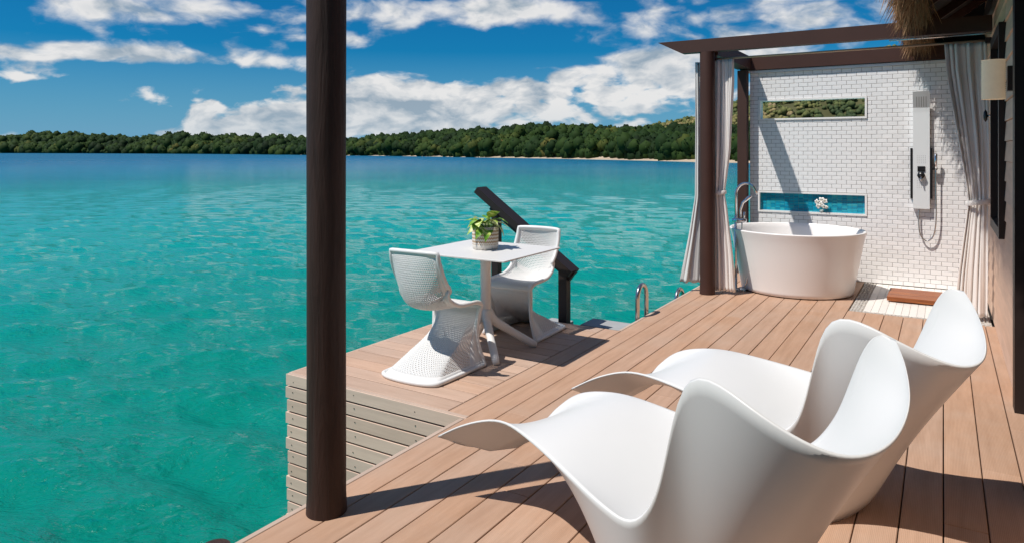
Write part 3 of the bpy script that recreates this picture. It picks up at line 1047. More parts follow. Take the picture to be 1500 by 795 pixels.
# ------------------------------------------------------------------ shower panel
sp = empty('shower_column', (-.205, TWY - .004, .86), 'white shower column panel with handset on the tiled wall', 'shower')
hw = .079
pf = [(.0, .0), (-.055, .0), (-.055, 1.05), (-.058, 1.10), (-.105, 1.22), (-.125, 1.275), (-.112, 1.28), (-.085, 1.235), (-.02, 1.13), (.0, 1.10)]
MB().add([(-hw, y, z) for y, z in pf] + [(hw, y, z) for y, z in pf], [tuple(range(10)), tuple(reversed(range(10, 20)))] + [(i, i + 10, (i + 1) % 10 + 10, (i + 1) % 10) for i in range(10)]).build('panel_body', 'panel', sp, fix=True)
for sx_ in (-1, 1):
    MB().box(sx_ * (hw + .003) - (.022 if sx_ < 0 else 0), sx_ * (hw + .003) + (.022 if sx_ > 0 else 0), -.05, -.005, .11, .66).build('side_bar', 'black', sp)
for z0 in (.50, .23):
    q = MB()
    for i in range(5):
        for j in range(5):
            cx_, cz_ = -.038 + i * .019, z0 + j * .019
            ring = [(cx_ + .003 * math.cos(t * math.pi / 3), -.0565, cz_ + .003 * math.sin(t * math.pi / 3)) for t in range(6)]
            q.add(ring, [tuple(range(6))])
    tag(q.build('spray_nozzles', 'hole', sp), kind='stuff')
q = MB()
for i in range(5):
    q.add([(-.045 + i * .022, -.0605 - .047 * (0.05), 1.105), (-.040 + i * .022, -.0605 - .047 * .05, 1.105), (-.040 + i * .022, -.1065, 1.217), (-.045 + i * .022, -.1065, 1.217)], [(0, 1, 2, 3)])
tag(q.build('rain_slots', 'hole', sp), kind='stuff')
MB().box(-.036, .036, -.0625, -.056, .405, .462).build('display', 'black', sp)
MB().tube([(-.002, -.05, .365), (-.002, -.095, .365)], .036, 20).build('mixer_knob', 'black', sp, smooth=True)
MB().tube([(-.002, -.085, .365), (-.002, -.10, .30)], .007, 8).build('mixer_lever', 'chrome', sp, smooth=True)
MB().tube([(.135, -.07, .44), (.135, -.085, .60)], [.013, .017], 14).build('handset', 'chrome', sp, smooth=True)
MB().box(.098, .15, -.075, -.03, .425, .45).build('handset_holder', 'black', sp)
MB().tube(crom([(-.02, -.03, -.005), (-.025, -.03, -.12), (-.015, -.035, -.26), (.02, -.04, -.33), (.065, -.045, -.345), (.115, -.05, -.28), (.138, -.06, -.10), (.137, -.065, .2), (.135, -.07, .44)], 6), .0075, 8).build('hose', 'steel', sp, smooth=True)

# ------------------------------------------------------------------ orchid in the niche
orch = empty('orchid', (-1.215, TWY + .004, .769), 'white orchid sprig in a small glass bowl in the blue niche', 'flower')
MB().lathe([(.0, .0), (.016, .0), (.022, .012), (.024, .024), (.021, .034), (.019, .034), (.021, .024), (.018, .01), (.0, .006)], 20).build('bowl', 'vase', orch, smooth=True)
MB().tube(crom([(0, 0, .02), (.0, -.01, .08), (-.01, -.02, .14)], 5), .003, 6).build('stem', 'stem', orch, smooth=True)
for (fx, fz, s_, an) in [(q_[0] * .85, q_[1], q_[2] * .82, q_[3]) for q_ in [(-.055, .125, .040, .3), (.01, .145, .052, 1.1), (.045, .135, .045, 2.0), (-.035, .075, .045, .8), (.035, .07, .04, 1.7), (-.002, .10, .045, .1), (.07, .065, .028, .6)]]:
    fl = MB()
    for i in range(5):
        a = an + i * 2 * math.pi / 5
        ln, wd = s_ * (1 if i % 2 else .85), s_ * .42
        ux, uz = math.cos(a), math.sin(a)
        G = []
        for t in np.linspace(0, 1, 5):
            wv = wd * math.sin(math.pi * min(.97, t * .85 + .12))
            row = []
            for v_ in (-1, 0, 1):
                row.append((fx + ux * ln * t - uz * wv * v_, -.035 - .012 * t * (1 - t) * 4 + .006 * abs(v_) + .004 * i, fz + uz * ln * t + ux * wv * v_))
            G.append(row)
        fl.grid(G)
    f_ = fl.build('blossom', 'petal', orch, smooth=True)
    MB().lathe([(0, .004), (.004, .003), (.006, 0), (.003, -.004), (0, -.005)], 8, (fx, -.05)).build('heart', 'petalheart', f_, loc=(0, 0, fz))

# ------------------------------------------------------------------ bungalow side: siding, window, door, lamp, thatch
house = empty('bungalow', (WALLX, 5, 0), 'tan lap-sided bungalow wall under a thatched eave', 'bungalow')
def Hs(o, dep=1):
    if dep == 1:
        o.location = (-WALLX, -5, 0)
    return o
SB = .142
WY0, WY1, WZ0, WZ1 = 6.10, 7.16, .86, 2.42
DY1 = 4.93
def siding(y0, y1, z0, z1):
    mb = MB()
    mb.add([(WALLX + .012, y0, z0), (WALLX + .012, y1, z0), (WALLX + .022, y1, z1), (WALLX + .022, y0, z1),
            (WALLX + .06, y0, z0), (WALLX + .06, y1, z0), (WALLX + .06, y1, z1), (WALLX + .06, y0, z1)],
           [(0, 3, 2, 1), (4, 5, 6, 7), (0, 1, 5, 4), (2, 3, 7, 6), (0, 4, 7, 3), (1, 2, 6, 5)])
    return Hs(mb.build('siding_board', 'siding', house, fix=True))
z = 0.0
while z < 3.0:
    a, b = z + .0015, z + SB - .003
    if b > WZ0 and a < WZ1:
        siding(DY1 + .10, WY0 - .002, a, b)
        siding(WY1 + .002, TWY + .1, a, b)
    else:
        siding(DY1 + .10, TWY + .1, a, b)
    z += SB
Hs(MB().box(WALLX + .03, WALLX + .12, DY1 + .1, TWY + .15, -.1, WZ0 - .01).build('wall_core', 'joist', house))
Hs(MB().box(WALLX + .03, WALLX + .12, DY1 + .1, WY0 - .01, WZ0 - .01, 3.1).build('wall_core', 'joist', house))
Hs(MB().box(WALLX + .03, WALLX + .12, WY1 + .01, TWY + .15, WZ0 - .01, 3.1).build('wall_core', 'joist', house))
hwn = empty('window')
hwn.parent = house
Hs(hwn)
mb = MB()
fx0, fx1 = WALLX - .022, WALLX + .05
ft = .075
mb.box(fx0, fx1, WY0, WY0 + ft, WZ0, WZ1)
mb.box(fx0, fx1, WY1 - ft, WY1, WZ0, WZ1)
mb.box(fx0, fx1, WY0 + ft, WY1 - ft, WZ0, WZ0 + ft)
mb.box(fx0, fx1, WY0 + ft, WY1 - ft, WZ1 - ft, WZ1)
mb.build('window_frame', 'darkframe', hwn)
MB().box(WALLX + .022, WALLX + .03, WY0 + ft, WY1 - ft, WZ0 + ft, WZ1 - ft).build('window_pane', 'glass', hwn)
hdr = empty('door')
hdr.parent = house
Hs(hdr)
MB().box(WALLX - .014, WALLX + .10, DY1 - .03, DY1 + .10, .001, 3.0).build('door_frame', 'darkframe', hdr)
MB().box(WALLX + .045, WALLX + .085, 3.6, DY1 - .03, .01, 3.0).build('door_leaf', 'darkframe', hdr)
MB().box(WALLX + .03, WALLX + .12, -3.0, 3.6, -.1, 3.1).build('door_wall', 'siding', hdr)
kn = MB().tube([(WALLX + .012, 7.17, 1.79), (WALLX - .05, 7.17, 1.79)], .010, 10).build('tieback_hook', 'steel', house, smooth=True)
Hs(kn)
q = MB().lathe([(0, -.016), (.03, -.013), (.048, 0), (.03, .013), (0, .016)], 20)
q.v = [(z_, x_ * .62, y_ * 1.15) for x_, y_, z_ in q.v]
hk = q.build('hook_knob', 'ceramic', kn, smooth=True, loc=(WALLX - .055, 7.17, 1.79))

# thatched roof: sheet, rafters, fringe
EX, EZ = -.205, 2.68
roof = empty('thatched_roof')
roof.parent = house
Hs(roof)
RY0, RY1 = -1.0, 9.15
RX1, RZ1 = 2.3, 4.45
mb = MB()
mb.add([(EX, RY0, EZ), (EX, RY1, EZ), (RX1, RY1, RZ1), (RX1, RY0, RZ1), (EX - .05, RY0, EZ + .16), (EX - .05, RY1, EZ + .16), (RX1, RY1, RZ1 + .25), (RX1, RY0, RZ1 + .25)],
       [(0, 3, 2, 1), (4, 5, 6, 7), (0, 1, 5, 4), (2, 3, 7, 6), (0, 4, 7, 3), (1, 2, 6, 5)])
mb.build('roof_deck', 'roofdark', roof, fix=True)
sl_ = (RZ1 - EZ) / (RX1 - EX)
MB().box(EX + .03, RX1, 9.08, 9.13, 2.42, 4.4).build('gable', 'roofdark', roof)
for yy in (5.2, 5.9, 6.6, 7.6, 8.4):
    q = MB()
    for (xa, xb) in ((EX + .06, RX1 - .3),):
        za, zb = EZ + sl_ * (xa - EX), EZ + sl_ * (xb - EX)
        q.add([(xa, yy, za - .09), (xa, yy + .055, za - .09), (xa, yy + .055, za - .004), (xa, yy, za - .004), (xb, yy, zb - .09), (xb, yy + .055, zb - .09), (xb, yy + .055, zb - .004), (xb, yy, zb - .004)],
              [(0, 1, 2, 3), (4, 7, 6, 5), (0, 4, 5, 1), (1, 5, 6, 2), (2, 6, 7, 3), (3, 7, 4, 0)])
    q.build('rafter', 'beam', roof, fix=True)
Hs(MB().box(WALLX - .02, WALLX + .03, DY1, TWY - .1, 2.70, 2.86).build('wall_plate', 'darkframe', house))
g = np.random.default_rng(8)
N = 17000
y = g.uniform(2.0, RY1 + .1, N)
y[:2600] = g.normal(RY1 - .2, .16, 2600)
cl = np.sin(y * 21) * .5 + np.sin(y * 47 + 1) * .5
bx = EX - .02 + g.uniform(-.08, .12, N)
bz = EZ + .13 - g.uniform(0, .12, N)
ln = (.085 + .12 * g.uniform(0, 1, N) ** 2) * (1 + .25 * cl)
d = np.stack([-.30 + .25 * cl + g.normal(0, .30, N), g.normal(0, .34, N), -np.ones(N)], -1)
d /= np.linalg.norm(d, axis=1)[:, None]
p0 = np.stack([bx, y, bz], -1)
p1 = p0 + d * ln[:, None] * .6
p2 = p1 + (d + np.array([0, 0, -.35])) * ln[:, None] * .5
sd = g.normal(size=(N, 3))
sd = np.cross(d, sd)
sd /= np.linalg.norm(sd, axis=1)[:, None]
wd = g.uniform(.0015, .0042, N)[:, None]
V = np.concatenate([p0 - sd * wd, p0 + sd * wd, p1 + sd * wd * .8, p1 - sd * wd * .8, p2 + sd * wd * .2, p2 - sd * wd * .2])
ii = np.arange(N)
F = np.concatenate([np.stack([ii, ii + N, ii + 2 * N, ii + 3 * N], -1), np.stack([ii + 3 * N, ii + 2 * N, ii + 4 * N, ii + 5 * N], -1)])
tn = np.tile(np.clip(g.normal(.5, .25, N), 0, 1), 6)
fo = np_mesh('thatch_fringe', V, F, 'thatch', roof, tint=tn)
fo['kind'] = 'stuff'

# unseen roof and wall added behind the lens to darken the loungers' shaded sides
Hs(MB().box(-2.7, WALLX + .3, -3.2, .30, 2.70, 2.90).build('added_shade_roof', 'roofdark', house))
Hs(MB().box(-2.7, WALLX + .3, -3.2, -3.05, -.1, 2.69).build('added_shade_wall', 'siding', house))
# wall lamp
lamp = empty('wall_lamp', (WALLX - .095, 5.27, 1.815), 'cream ribbed half-round wall lamp on the siding above the curtain', 'lamp')
prof = []
hgt, ra = .245, .055
for i in range(43):
    prof.append((ra + .0026 * math.cos(i * math.pi), hgt * i / 42))
MB().lathe(prof, 28, sx=1.15).build('lamp_shade', 'shade', lamp, smooth=True)
q = MB().lathe([(ra * .98, 0), (ra * .98, .004), (.0, .004)], 28, sx=1.15)
q.build('shade_diffuser', 'shade', lamp, smooth=False)
MB().box(.07, .112, -.045, .045, .05, .20).build('back_plate', 'darkframe', lamp)

# ------------------------------------------------------------------ curtains
def curtain(name, label, stations, folds, m, tie=None, seed=0, amp=.028, axis=(1, 0), thick=.002):
    """stations: (z, centre_x, centre_y, half width, fold amplitude) from the top down"""
    g = np.random.default_rng(seed)
    nu, nz = folds * 10, 60
    zs = np.array([s[0] for s in stations])[::-1]
    def at(z, k):
        return np.interp(z, zs, np.array([s[k] for s in stations])[::-1])
    ph = g.uniform(-.5, .5, folds * 2 + 4)
    top, bot = stations[0][0], stations[-1][0]
    cu = empty(name, (stations[-1][1], stations[-1][2], bot), label, 'curtain')
    o3 = np.array([stations[-1][1], stations[-1][2], bot])
    G = []
    ax = np.array([axis[0], axis[1]])
    nx = np.array([-axis[1], axis[0]])
    for k in range(nz + 1):
        z = top + (bot - top) * k / nz
        c = np.array([at(z, 1), at(z, 2)])
        hw_, am = at(z, 3), at(z, 4)
        row = []
        for i in range(nu + 1):
            s = i / nu
            sw_ = s + .045 * math.sin(7.5 * s + ph[0] * 9) + .02 * math.sin(15 * s + .9 * z + ph[3] * 9)
            w1 = math.sin(2 * math.pi * folds * sw_ + ph[1])
            w2 = .45 * math.sin(2 * math.pi * (folds * .5) * s + 1.3 + z * .6 + ph[2] * 5)
            w3 = .18 * math.sin(2 * math.pi * folds * 1.7 * s + z * 2.5)
            off = am * ((.62 + .4 * math.sin(11 * s + ph[1] * 9)) * w1 + .8 * w2 + w3 + .15 * math.sin(6 * z + 14 * s))
            lat = hw_ * (2 * s - 1) + .25 * am * math.cos(2 * math.pi * folds * sw_ + ph[1])
            p = c + ax * lat + nx * off
            row.append((p[0] - o3[0], p[1] - o3[1], z + .006 * math.sin(2 * math.pi * folds * s) * (k / nz) - o3[2]))
        G.append(row)
    ob = MB().grid(G).build('drape', m, cu, smooth=True)
    md = ob.modifiers.new('thick', 'SOLIDIFY')
    md.thickness = thick
    if tie:
        z, r1, r2 = tie
        c = np.array([at(z, 1), at(z, 2)])
        G = []
        for k in range(5):
            zz = z - .022 + .044 * k / 4
            bul = .004 * math.sin(math.pi * k / 4)
            row = []
            for i in range(33):
                a = 2 * math.pi * i / 32
                p = c + ax * (r1 + bul) * math.cos(a) + nx * (r2 + bul) * math.sin(a)
                row.append((p[0] - o3[0], p[1] - o3[1], zz - o3[2] + .012 * math.cos(a)))
            G.append(row)
        MB().grid(G).build('tie_band', m, cu, smooth=True)
    return cu

curtain('curtain', 'beige linen curtain tied back beside the round pergola post', [
    (2.445, -1.955, 7.36, .105, .022), (2.2, -1.955, 7.36, .108, .024), (1.5, -1.97, 7.36, .088, .022), (1.12, -1.995, 7.36, .060, .018), (1.04, -1.998, 7.36, .054, .015),
    (.9, -1.985, 7.36, .066, .018), (.4, -1.955, 7.36, .096, .024), (.035, -1.945, 7.36, .110, .026)], 6, 'linen', (1.05, .068, .04), 1)
curtain('curtain', 'white curtain hanging on the sea side of the round pergola post', [
    (2.43, -2.20, 7.33, .045, .014), (1.6, -2.185, 7.33, .06, .014), (1.0, -2.19, 7.33, .06, .016), (.6, -2.23, 7.33, .085, .018), (.09, -2.285, 7.33, .13, .02)], 3, 'linenw', None, 2, axis=(.93, .36))
curtain('curtain', 'beige linen curtain gathered against the bungalow siding', [
    (2.445, .165, 7.36, .155, .028), (2.2, .175, 7.36, .150, .032), (1.6, .225, 7.36, .115, .032), (1.15, .255, 7.36, .080, .024), (1.03, .258, 7.36, .074, .018),
    (.9, .25, 7.36, .082, .018), (.4, .22, 7.36, .112, .020), (.04, .205, 7.36, .125, .022)], 6, 'linen', (1.04, .09, .046), 4)

# ------------------------------------------------------------------ sun loungers
def lounger_meshes():
    NU = [0, 1, 2, 3, 4, 5, 6, 6.7, 7.4, 8, 8.5, 9, 10, 11, 12, 13, 14, 15]
    N_ = [(-1.826, 2.356, .289), (-1.69, 2.362, .365), (-1.518, 2.365, .416), (-1.288, 2.225, .43), (-1.078, 2.09, .42), (-.903, 1.982, .408), (-.772, 1.945, .405), (-.712, 1.962, .50),
          (-.671, 1.962, .695), (-.617, 1.950, .868), (-.512, 1.895, .872), (-.423, 1.855, .838), (-.273, 1.84, .778), (-.175, 1.90, .752), (-.108, 2.05, .755), (-.081, 2.25, .790), (-.096, 2.37, .862), (-.125, 2.44, .918)]
    F_ = [(-1.492, 2.77, .33), (-1.42, 2.80, .395), (-1.32, 2.79, .44), (-1.16, 2.77, .465), (-.98, 2.735, .458), (-.80, 2.70, .44), (-.68, 2.68, .425),
          (-.57, 2.665, .42), (-.48, 2.645, .43), (-.415, 2.62, .46), (-.36, 2.595, .52), (-.305, 2.562, .617), (-.266, 2.532, .726), (-.230, 2.503, .832), (-.196, 2.483, .900), (-.163, 2.470, .922)]
    I_ = [(-1.66, 2.57, .205), (-1.57, 2.58, .265), (-1.43, 2.58, .37), (-1.22, 2.50, .46), (-1.02, 2.42, .43), (-.86, 2.35, .37), (-.76, 2.31, .325),
          (-.66, 2.29, .30), (-.57, 2.28, .30), (-.48, 2.27, .32), (-.385, 2.27, .40), (-.285, 2.28, .53), (-.20, 2.31, .65), (-.145, 2.38, .775), (-.142, 2.43, .872), (-.145, 2.457, .920)]
    # foot of the near and far outer walls
    G_ = [(-1.68, 2.53, .19), (-1.60, 2.53, .235), (-1.46, 2.50, .32), (-1.24, 2.36, .345), (-1.03, 2.18, .20), (-.88, 2.07, .04), (-.79, 2.03, .0), (-.72, 2.04, .0),
          (-.64, 2.09, .0), (-.55, 2.20, .0), (-.46, 2.32, .04), (-.36, 2.37, .22), (-.26, 2.365, .43), (-.17, 2.385, .68), (-.140, 2.420, .82), (-.138, 2.440, .895)]
    H_ = [(-1.60, 2.62, .19), (-1.52, 2.64, .24), (-1.38, 2.66, .325), (-1.16, 2.64, .355), (-.97, 2.60, .22), (-.84, 2.56, .05), (-.76, 2.54, .0), (-.70, 2.53, .0),
          (-.65, 2.53, .0), (-.58, 2.53, .0), (-.51, 2.52, .04), (-.41, 2.50, .22), (-.31, 2.475, .45), (-.23, 2.465, .70), (-.180, 2.460, .83), (-.152, 2.458, .898)]
    k = 5
    us_ = np.linspace(0, 15, 91)
    def herm(q, uk):
        q, uk = np.array(q, float), np.array(uk, float)
        d_ = np.diff(q, axis=0) / np.diff(uk)[:, None]
        tg = np.vstack([d_[:1], (d_[:-1] * np.diff(uk)[1:, None] + d_[1:] * np.diff(uk)[:-1, None]) / (uk[2:] - uk[:-2])[:, None], d_[-1:]])
        out = []
        for u_ in us_:
            i_ = min(np.searchsorted(uk, u_, 'right') - 1, len(uk) - 2)
            h_ = uk[i_ + 1] - uk[i_]
            t = (u_ - uk[i_]) / h_
            out.append((2 * t ** 3 - 3 * t * t + 1) * q[i_] + (t ** 3 - 2 * t * t + t) * h_ * tg[i_] + (3 * t * t - 2 * t ** 3) * q[i_ + 1] + (t ** 3 - t * t) * h_ * tg[i_ + 1])
        return out
    A = herm(N_, NU)
    B, C, D, E_ = (herm(q, range(16)) for q in (F_, I_, G_, H_))
    nv = 40
    inner, outer = [], []
    nst = len(A)
    for i in range(nst):
        n_, f_, c_, g_, h_ = A[i], B[i], C[i], D[i], E_[i]
        fr = i / (nst - 1)
        def sec(p0, p3, mid, a, thick):
            P1 = p0 * (1 - a) + mid * a
            P2 = p3 * (1 - a) + mid * a
            need = (8 * mid - p0 - p3 - 3 * (P1 + P2)) / 6
            P1 = P1 + need
            P2 = P2 + need
            row = []
            for j in range(nv + 1):
                t = j / nv
                row.append((1 - t) ** 3 * p0 + 3 * t * (1 - t) ** 2 * P1 + 3 * t * t * (1 - t) * P2 + t ** 3 * p3)
            return row
        wd = np.linalg.norm((n_ - f_)[:2])
        out = (n_ - f_)
        out[2] = 0
        out = out / (np.linalg.norm(out) + 1e-6) * min(.006, wd * .1)
        dn = np.array([0, 0, -.007])
        ft_ = max(0, 1 - fr / .16)
        inner.append(sec(n_, f_, c_, .35 + .25 * ft_, 0))
        p0, p3 = n_ + out + dn, f_ - out + dn
        row = []
        for j in range(nv + 1):
            t = j / nv
            if t < .45:
                q_ = t / .45
                mid_ = (p0 + g_) / 2 + out * 1.5
                row.append((1 - q_) ** 2 * p0 + 2 * q_ * (1 - q_) * mid_ + q_ * q_ * g_)
            elif t <= .55:
                row.append(g_ + (h_ - g_) * (t - .45) / .1)
            else:
                q_ = (t - .55) / .45
                mid_ = (p3 + h_) / 2 - out * 1.5
                row.append((1 - q_) ** 2 * h_ + 2 * q_ * (1 - q_) * mid_ + q_ * q_ * p3)
        outer.append(row)
    for G in (inner, outer):
        arr = np.array(G)
        for _ in range(4):
            arr[1:-1] = arr[1:-1] * .5 + (arr[:-2] + arr[2:]) * .25
        G[:] = [list(r) for r in arr]
    V, Fq = [], []
    m = nv + 1
    for r in inner: V += r
    for r in outer: V += r
    off = nst * m
    for i in range(nst - 1):
        for j in range(nv):
            Fq.append((i * m + j, i * m + j + 1, (i + 1) * m + j + 1, (i + 1) * m + j))
            Fq.append((off + i * m + j, off + (i + 1) * m + j, off + (i + 1) * m + j + 1, off + i * m + j + 1))
        for j in (0, nv):
            q = (i * m + j, (i + 1) * m + j, off + (i + 1) * m + j, off + i * m + j)
            Fq.append(q if j == 0 else tuple(reversed(q)))
    for j in range(nv):
        Fq.append((j, off + j, off + j + 1, j + 1))
        e = (nst - 1) * m
        Fq.append((e + j, e + j + 1, off + e + j + 1, off + e + j))
    return V, Fq
LV, LF = lounger_meshes()
LC = np.array([-1.0, 2.4, 0])
q = MB()
q.v = [tuple(p - LC) for p in LV]
q.f = LF
la = q.build('sun_lounger', 'lounger', None, smooth=True, loc=tuple(LC))
tag(la, 'sculpted white sun lounger nearer the tall log post, wing side towards the deck corner', 'lounger', 'white sculpted sun loungers')
lb = la.copy()
COL.objects.link(lb)
lb.location = (LC[0] + .2056, LC[1] + .9078, 0)
lb.rotation_euler = (0, 0, R(5.64))
tag(lb, 'sculpted white sun lounger standing behind the other, closer to the bath', 'lounger', 'white sculpted sun loungers')

# ------------------------------------------------------------------ cafe table
tb = empty('cafe_table', (-2.925, 4.345, 0), 'square white pedestal table on the side platform', 'table')
hx, hy, zt = .425, .40, .755
def rrect(hx, hy, r, n=5):
    out = []
    for cx_, cy_, a0 in ((hx - r, hy - r, 0), (-hx + r, hy - r, 90), (-hx + r, -hy + r, 180), (hx - r, -hy + r, 270)):
        for i in range(n + 1):
            a = R(a0 + 90 * i / n)
            out.append((cx_ + r * math.cos(a), cy_ + r * math.sin(a)))
    return out
def slab(mb, layers):
    n = len(layers[0][0])
    vs = [(x_, y_, z_) for ring, z_ in layers for x_, y_ in ring]
    fs = [tuple(reversed(range(n))), tuple((len(layers) - 1) * n + i for i in range(n))]
    for l in range(len(layers) - 1):
        for i in range(n):
            fs.append((l * n + i, l * n + (i + 1) % n, (l + 1) * n + (i + 1) % n, (l + 1) * n + i))
    return mb.add(vs, fs)
slab(MB(), [(rrect(hx - .012, hy - .012, .012), zt - .014), (rrect(hx, hy, .016), zt - .010), (rrect(hx, hy, .016), zt - .002), (rrect(hx - .002, hy - .002, .015), zt)]).build('table_top', 'tabletop', tb)
slab(MB(), [(rrect(.16, .16, .02), zt - .032), (rrect(.20, .20, .02), zt - .0145)]).build('top_bracket', 'white', tb)
MB().tube([(0, 0, .17), (0, 0, .22), (0, 0, .30), (0, 0, .45), (0, 0, .62), (0, 0, .724)], [.030, .045, .042, .038, .040, .046], 20).build('column', 'white', tb, smooth=True)
for sx_, sy_ in ((1, -1), (1, 1), (-1, 1), (-1, -1)):
    MB().tube(crom([(sx_ * .012, sy_ * .012, .30), (sx_ * .045, sy_ * .045, .225), (sx_ * .12, sy_ * .12, .15), (sx_ * .275, sy_ * .275, .012)], 5), [.034] * 5 + [.032] * 5 + [.029] * 5 + [.024], 12).build('leg', 'white', tb, smooth=True)

# ------------------------------------------------------------------ potted plant
pp = empty('potted_plant', (-2.945, 4.37, zt + .0005), 'variegated trailing plant in a zigzag woven pot on the table', 'plant')
MB().lathe([(.0, .0), (.088, .0), (.096, .008), (.099, .03), (.101, .165), (.097, .168), (.093, .164), (.092, .15)], 40).build('pot', 'pot', pp, smooth=True)
MB().lathe([(.092, .150), (.05, .158), (.0, .16)], 24).build('soil', 'soil', pp, smooth=True)
def leaf(ln, wd, curl):
    G = []
    for i in range(9):
        t = i / 8
        wv = wd * (math.sin(math.pi * t ** .72) ** .9) * (1.0 - .25 * t) if 0 < t < 1 else .0008
        row = []
        for v_ in (-1, -.5, 0, .5, 1):
            row.append((ln * t, wv * v_, -curl * ln * t * t + .22 * wv * abs(v_) + .06 * ln * math.sin(t * 3)))
        G.append(row)
    return MB().grid(G)
for i in range(22):
    a = i * 2.39996 + rnd.uniform(-.3, .3)
    up_ = .15 + .75 * (i / 26)
    if i % 5 == 0: up_ = .05
    rad = .075 * (1 - .75 * i / 26)
    lm = leaf(rnd.uniform(.085, .125), rnd.uniform(.040, .054), rnd.uniform(.25, .8))
    o = lm.build('leaf', 'leaf', pp, smooth=True)
    tilt = R(-58 * up_ + 8 + rnd.uniform(-10, 10))
    bz_ = .175 + .05 * up_ + .022 * math.sin(i)
    o.matrix_local = Matrix.Translation((rad * math.cos(a), rad * math.sin(a), bz_)) @ Matrix.Rotation(a, 4, 'Z') @ Matrix.Rotation(tilt, 4, 'Y') @ Matrix.Rotation(rnd.uniform(-.5, .5), 4, 'X')
    MB().tube([(.03 * math.cos(a), .03 * math.sin(a), .155), (rad * .8 * math.cos(a), rad * .8 * math.sin(a), (.155 + bz_) / 2 + .01), (rad * math.cos(a), rad * math.sin(a), bz_)], .0022, 5).build('stalk', 'stem', pp, smooth=True)

# ------------------------------------------------------------------ perforated chairs
def chair_surf():
    # local: x across, y forward, z up. profile of the seat shell from back top to seat front
    back = crom([(-.215, .835), (-.228, .76), (-.228, .66), (-.212, .56), (-.168, .475), (-.09, .437), (.02, .428), (.13, .438), (.22, .446), (.275, .437), (.298, .415)], 6)
    wid = crom([(.200, 0), (.212, 0), (.225, 0), (.226, 0), (.222, 0), (.218, 0), (.214, 0), (.212, 0), (.210, 0), (.207, 0), (.204, 0)], 6)
    wrap = crom([(.025, 0), (.055, 0), (.095, 0), (.135, 0), (.135, 0), (.085, 0), (.040, 0), (.018, 0), (.006, 0), (.0, 0), (.0, 0)], 6)
    nb_ = len(back)
    def seat(u, v):           # u 0..1 along, v -1..1 across
        t = u * (nb_ - 1)
        i = min(int(t), nb_ - 2)
        fr = t - i
        y, z = back[i] * (1 - fr) + back[i + 1] * fr
        w_ = wid[i][0] * (1 - fr) + wid[i + 1][0] * fr
        k = wrap[i][0] * (1 - fr) + wrap[i + 1][0] * fr
        # the sides wrap: forward on the back, upward on the seat
        j = min(i, nb_ - 2)
        tg = back[j + 1] - back[j]
        tg = tg / np.linalg.norm(tg)
        nr = np.array([-tg[1], tg[0]])
        a = abs(v) ** 2.4
        return (w_ * (v - .10 * v * a * min(1, k * 10)), y + nr[0] * k * a, z + nr[1] * k * a)
    cen = crom([(.298, .415), (.285, .36), (.22, .285), (.10, .20), (-.06, .125), (-.20, .055), (-.29, .006)], 8)
    side = crom([(.298, .415), (.280, .36), (.268, .285), (.264, .20), (.268, .125), (.276, .055), (.28, .006)], 8)
    sw_ = crom([(.204, 0), (.196, 0), (.188, 0), (.19, 0), (.205, 0), (.228, 0), (.245, 0)], 8)
    nc = len(cen)
    def skirt(u, v):
        t = u * (nc - 1)
        i = min(int(t), nc - 2)
        fr = t - i
        c_ = cen[i] * (1 - fr) + cen[i + 1] * fr
        s_ = side[i] * (1 - fr) + side[i + 1] * fr
        w_ = sw_[i][0] * (1 - fr) + sw_[i + 1][0] * fr
        av = abs(v)
        if av < .62:
            x_ = w_ * .93 * math.sin(av / .62 * math.pi / 2) ** .9
            b = .13 * (1 - math.cos(av / .62 * math.pi / 2))
        else:
            q_ = (av - .62) / .38
            x_ = w_ * (.93 + .07 * q_ ** .6)
            b = .13 + .87 * q_
        flat = 1 - u
        x_ = x_ * u + w_ * av * flat
        b = b * min(1, u * 1.5) + (av ** 2) * max(0, 1 - u * 1.5)
        p = c_ + (s_ - c_) * b
        return (x_ * (1 if v >= 0 else -1), p[0], c_[1] if True else p[1])
    return seat, skirt
seat_f, skirt_f = chair_surf()
def perforated(fn, nu, nv, mu, mv0, hs_=.255):
    """staggered rows of small square holes, solid margins left to the rim"""
    mb = MB()
    me_ = mu if mu < .06 else .13
    us = np.linspace(mu, 1 - me_, nu + 1)
    for i in range(nu):
        off = .5 if i % 2 else 0
        edges = sorted(set([-1 + mv0] + [(-1 + mv0) + (2 - 2 * mv0) * (j + off) / nv for j in range(nv + 1) if 0 <= (j + off) <= nv] + [1 - mv0]))
        for a, b in zip(edges, edges[1:]):
            u0, u1 = us[i], us[i + 1]
            um, vm_ = (u0 + u1) / 2, (a + b) / 2
            du, dv = (u1 - u0) * hs_, (b - a) * hs_
            if b - a < (2 - 2 * mv0) / nv * .6:
                mb.add([fn(u0, a), fn(u0, b), fn(u1, b), fn(u1, a)], [(0, 1, 2, 3)])
                continue
            mb.add([fn(u0, a), fn(u0, b), fn(u1, b), fn(u1, a), fn(um - du, vm_ - dv), fn(um - du, vm_ + dv), fn(um + du, vm_ + dv), fn(um + du, vm_ - dv)],
                   [(0, 1, 5, 4), (1, 2, 6, 5), (2, 3, 7, 6), (3, 0, 4, 7)])
    # solid margins
    def patch(u0, u1, v0, v1, a, b):
        mb.grid([[fn(u0 + (u1 - u0) * i / a, v0 + (v1 - v0) * j / b) for j in range(b + 1)] for i in range(a + 1)])
    patch(0, mu, -1, 1, 2, 40)
    patch(1 - me_, 1, -1, 1, 4, 40)
    patch(mu, 1 - me_, -1, -1 + mv0, 50, 2)
    patch(mu, 1 - me_, 1 - mv0, 1, 50, 2)
    return mb
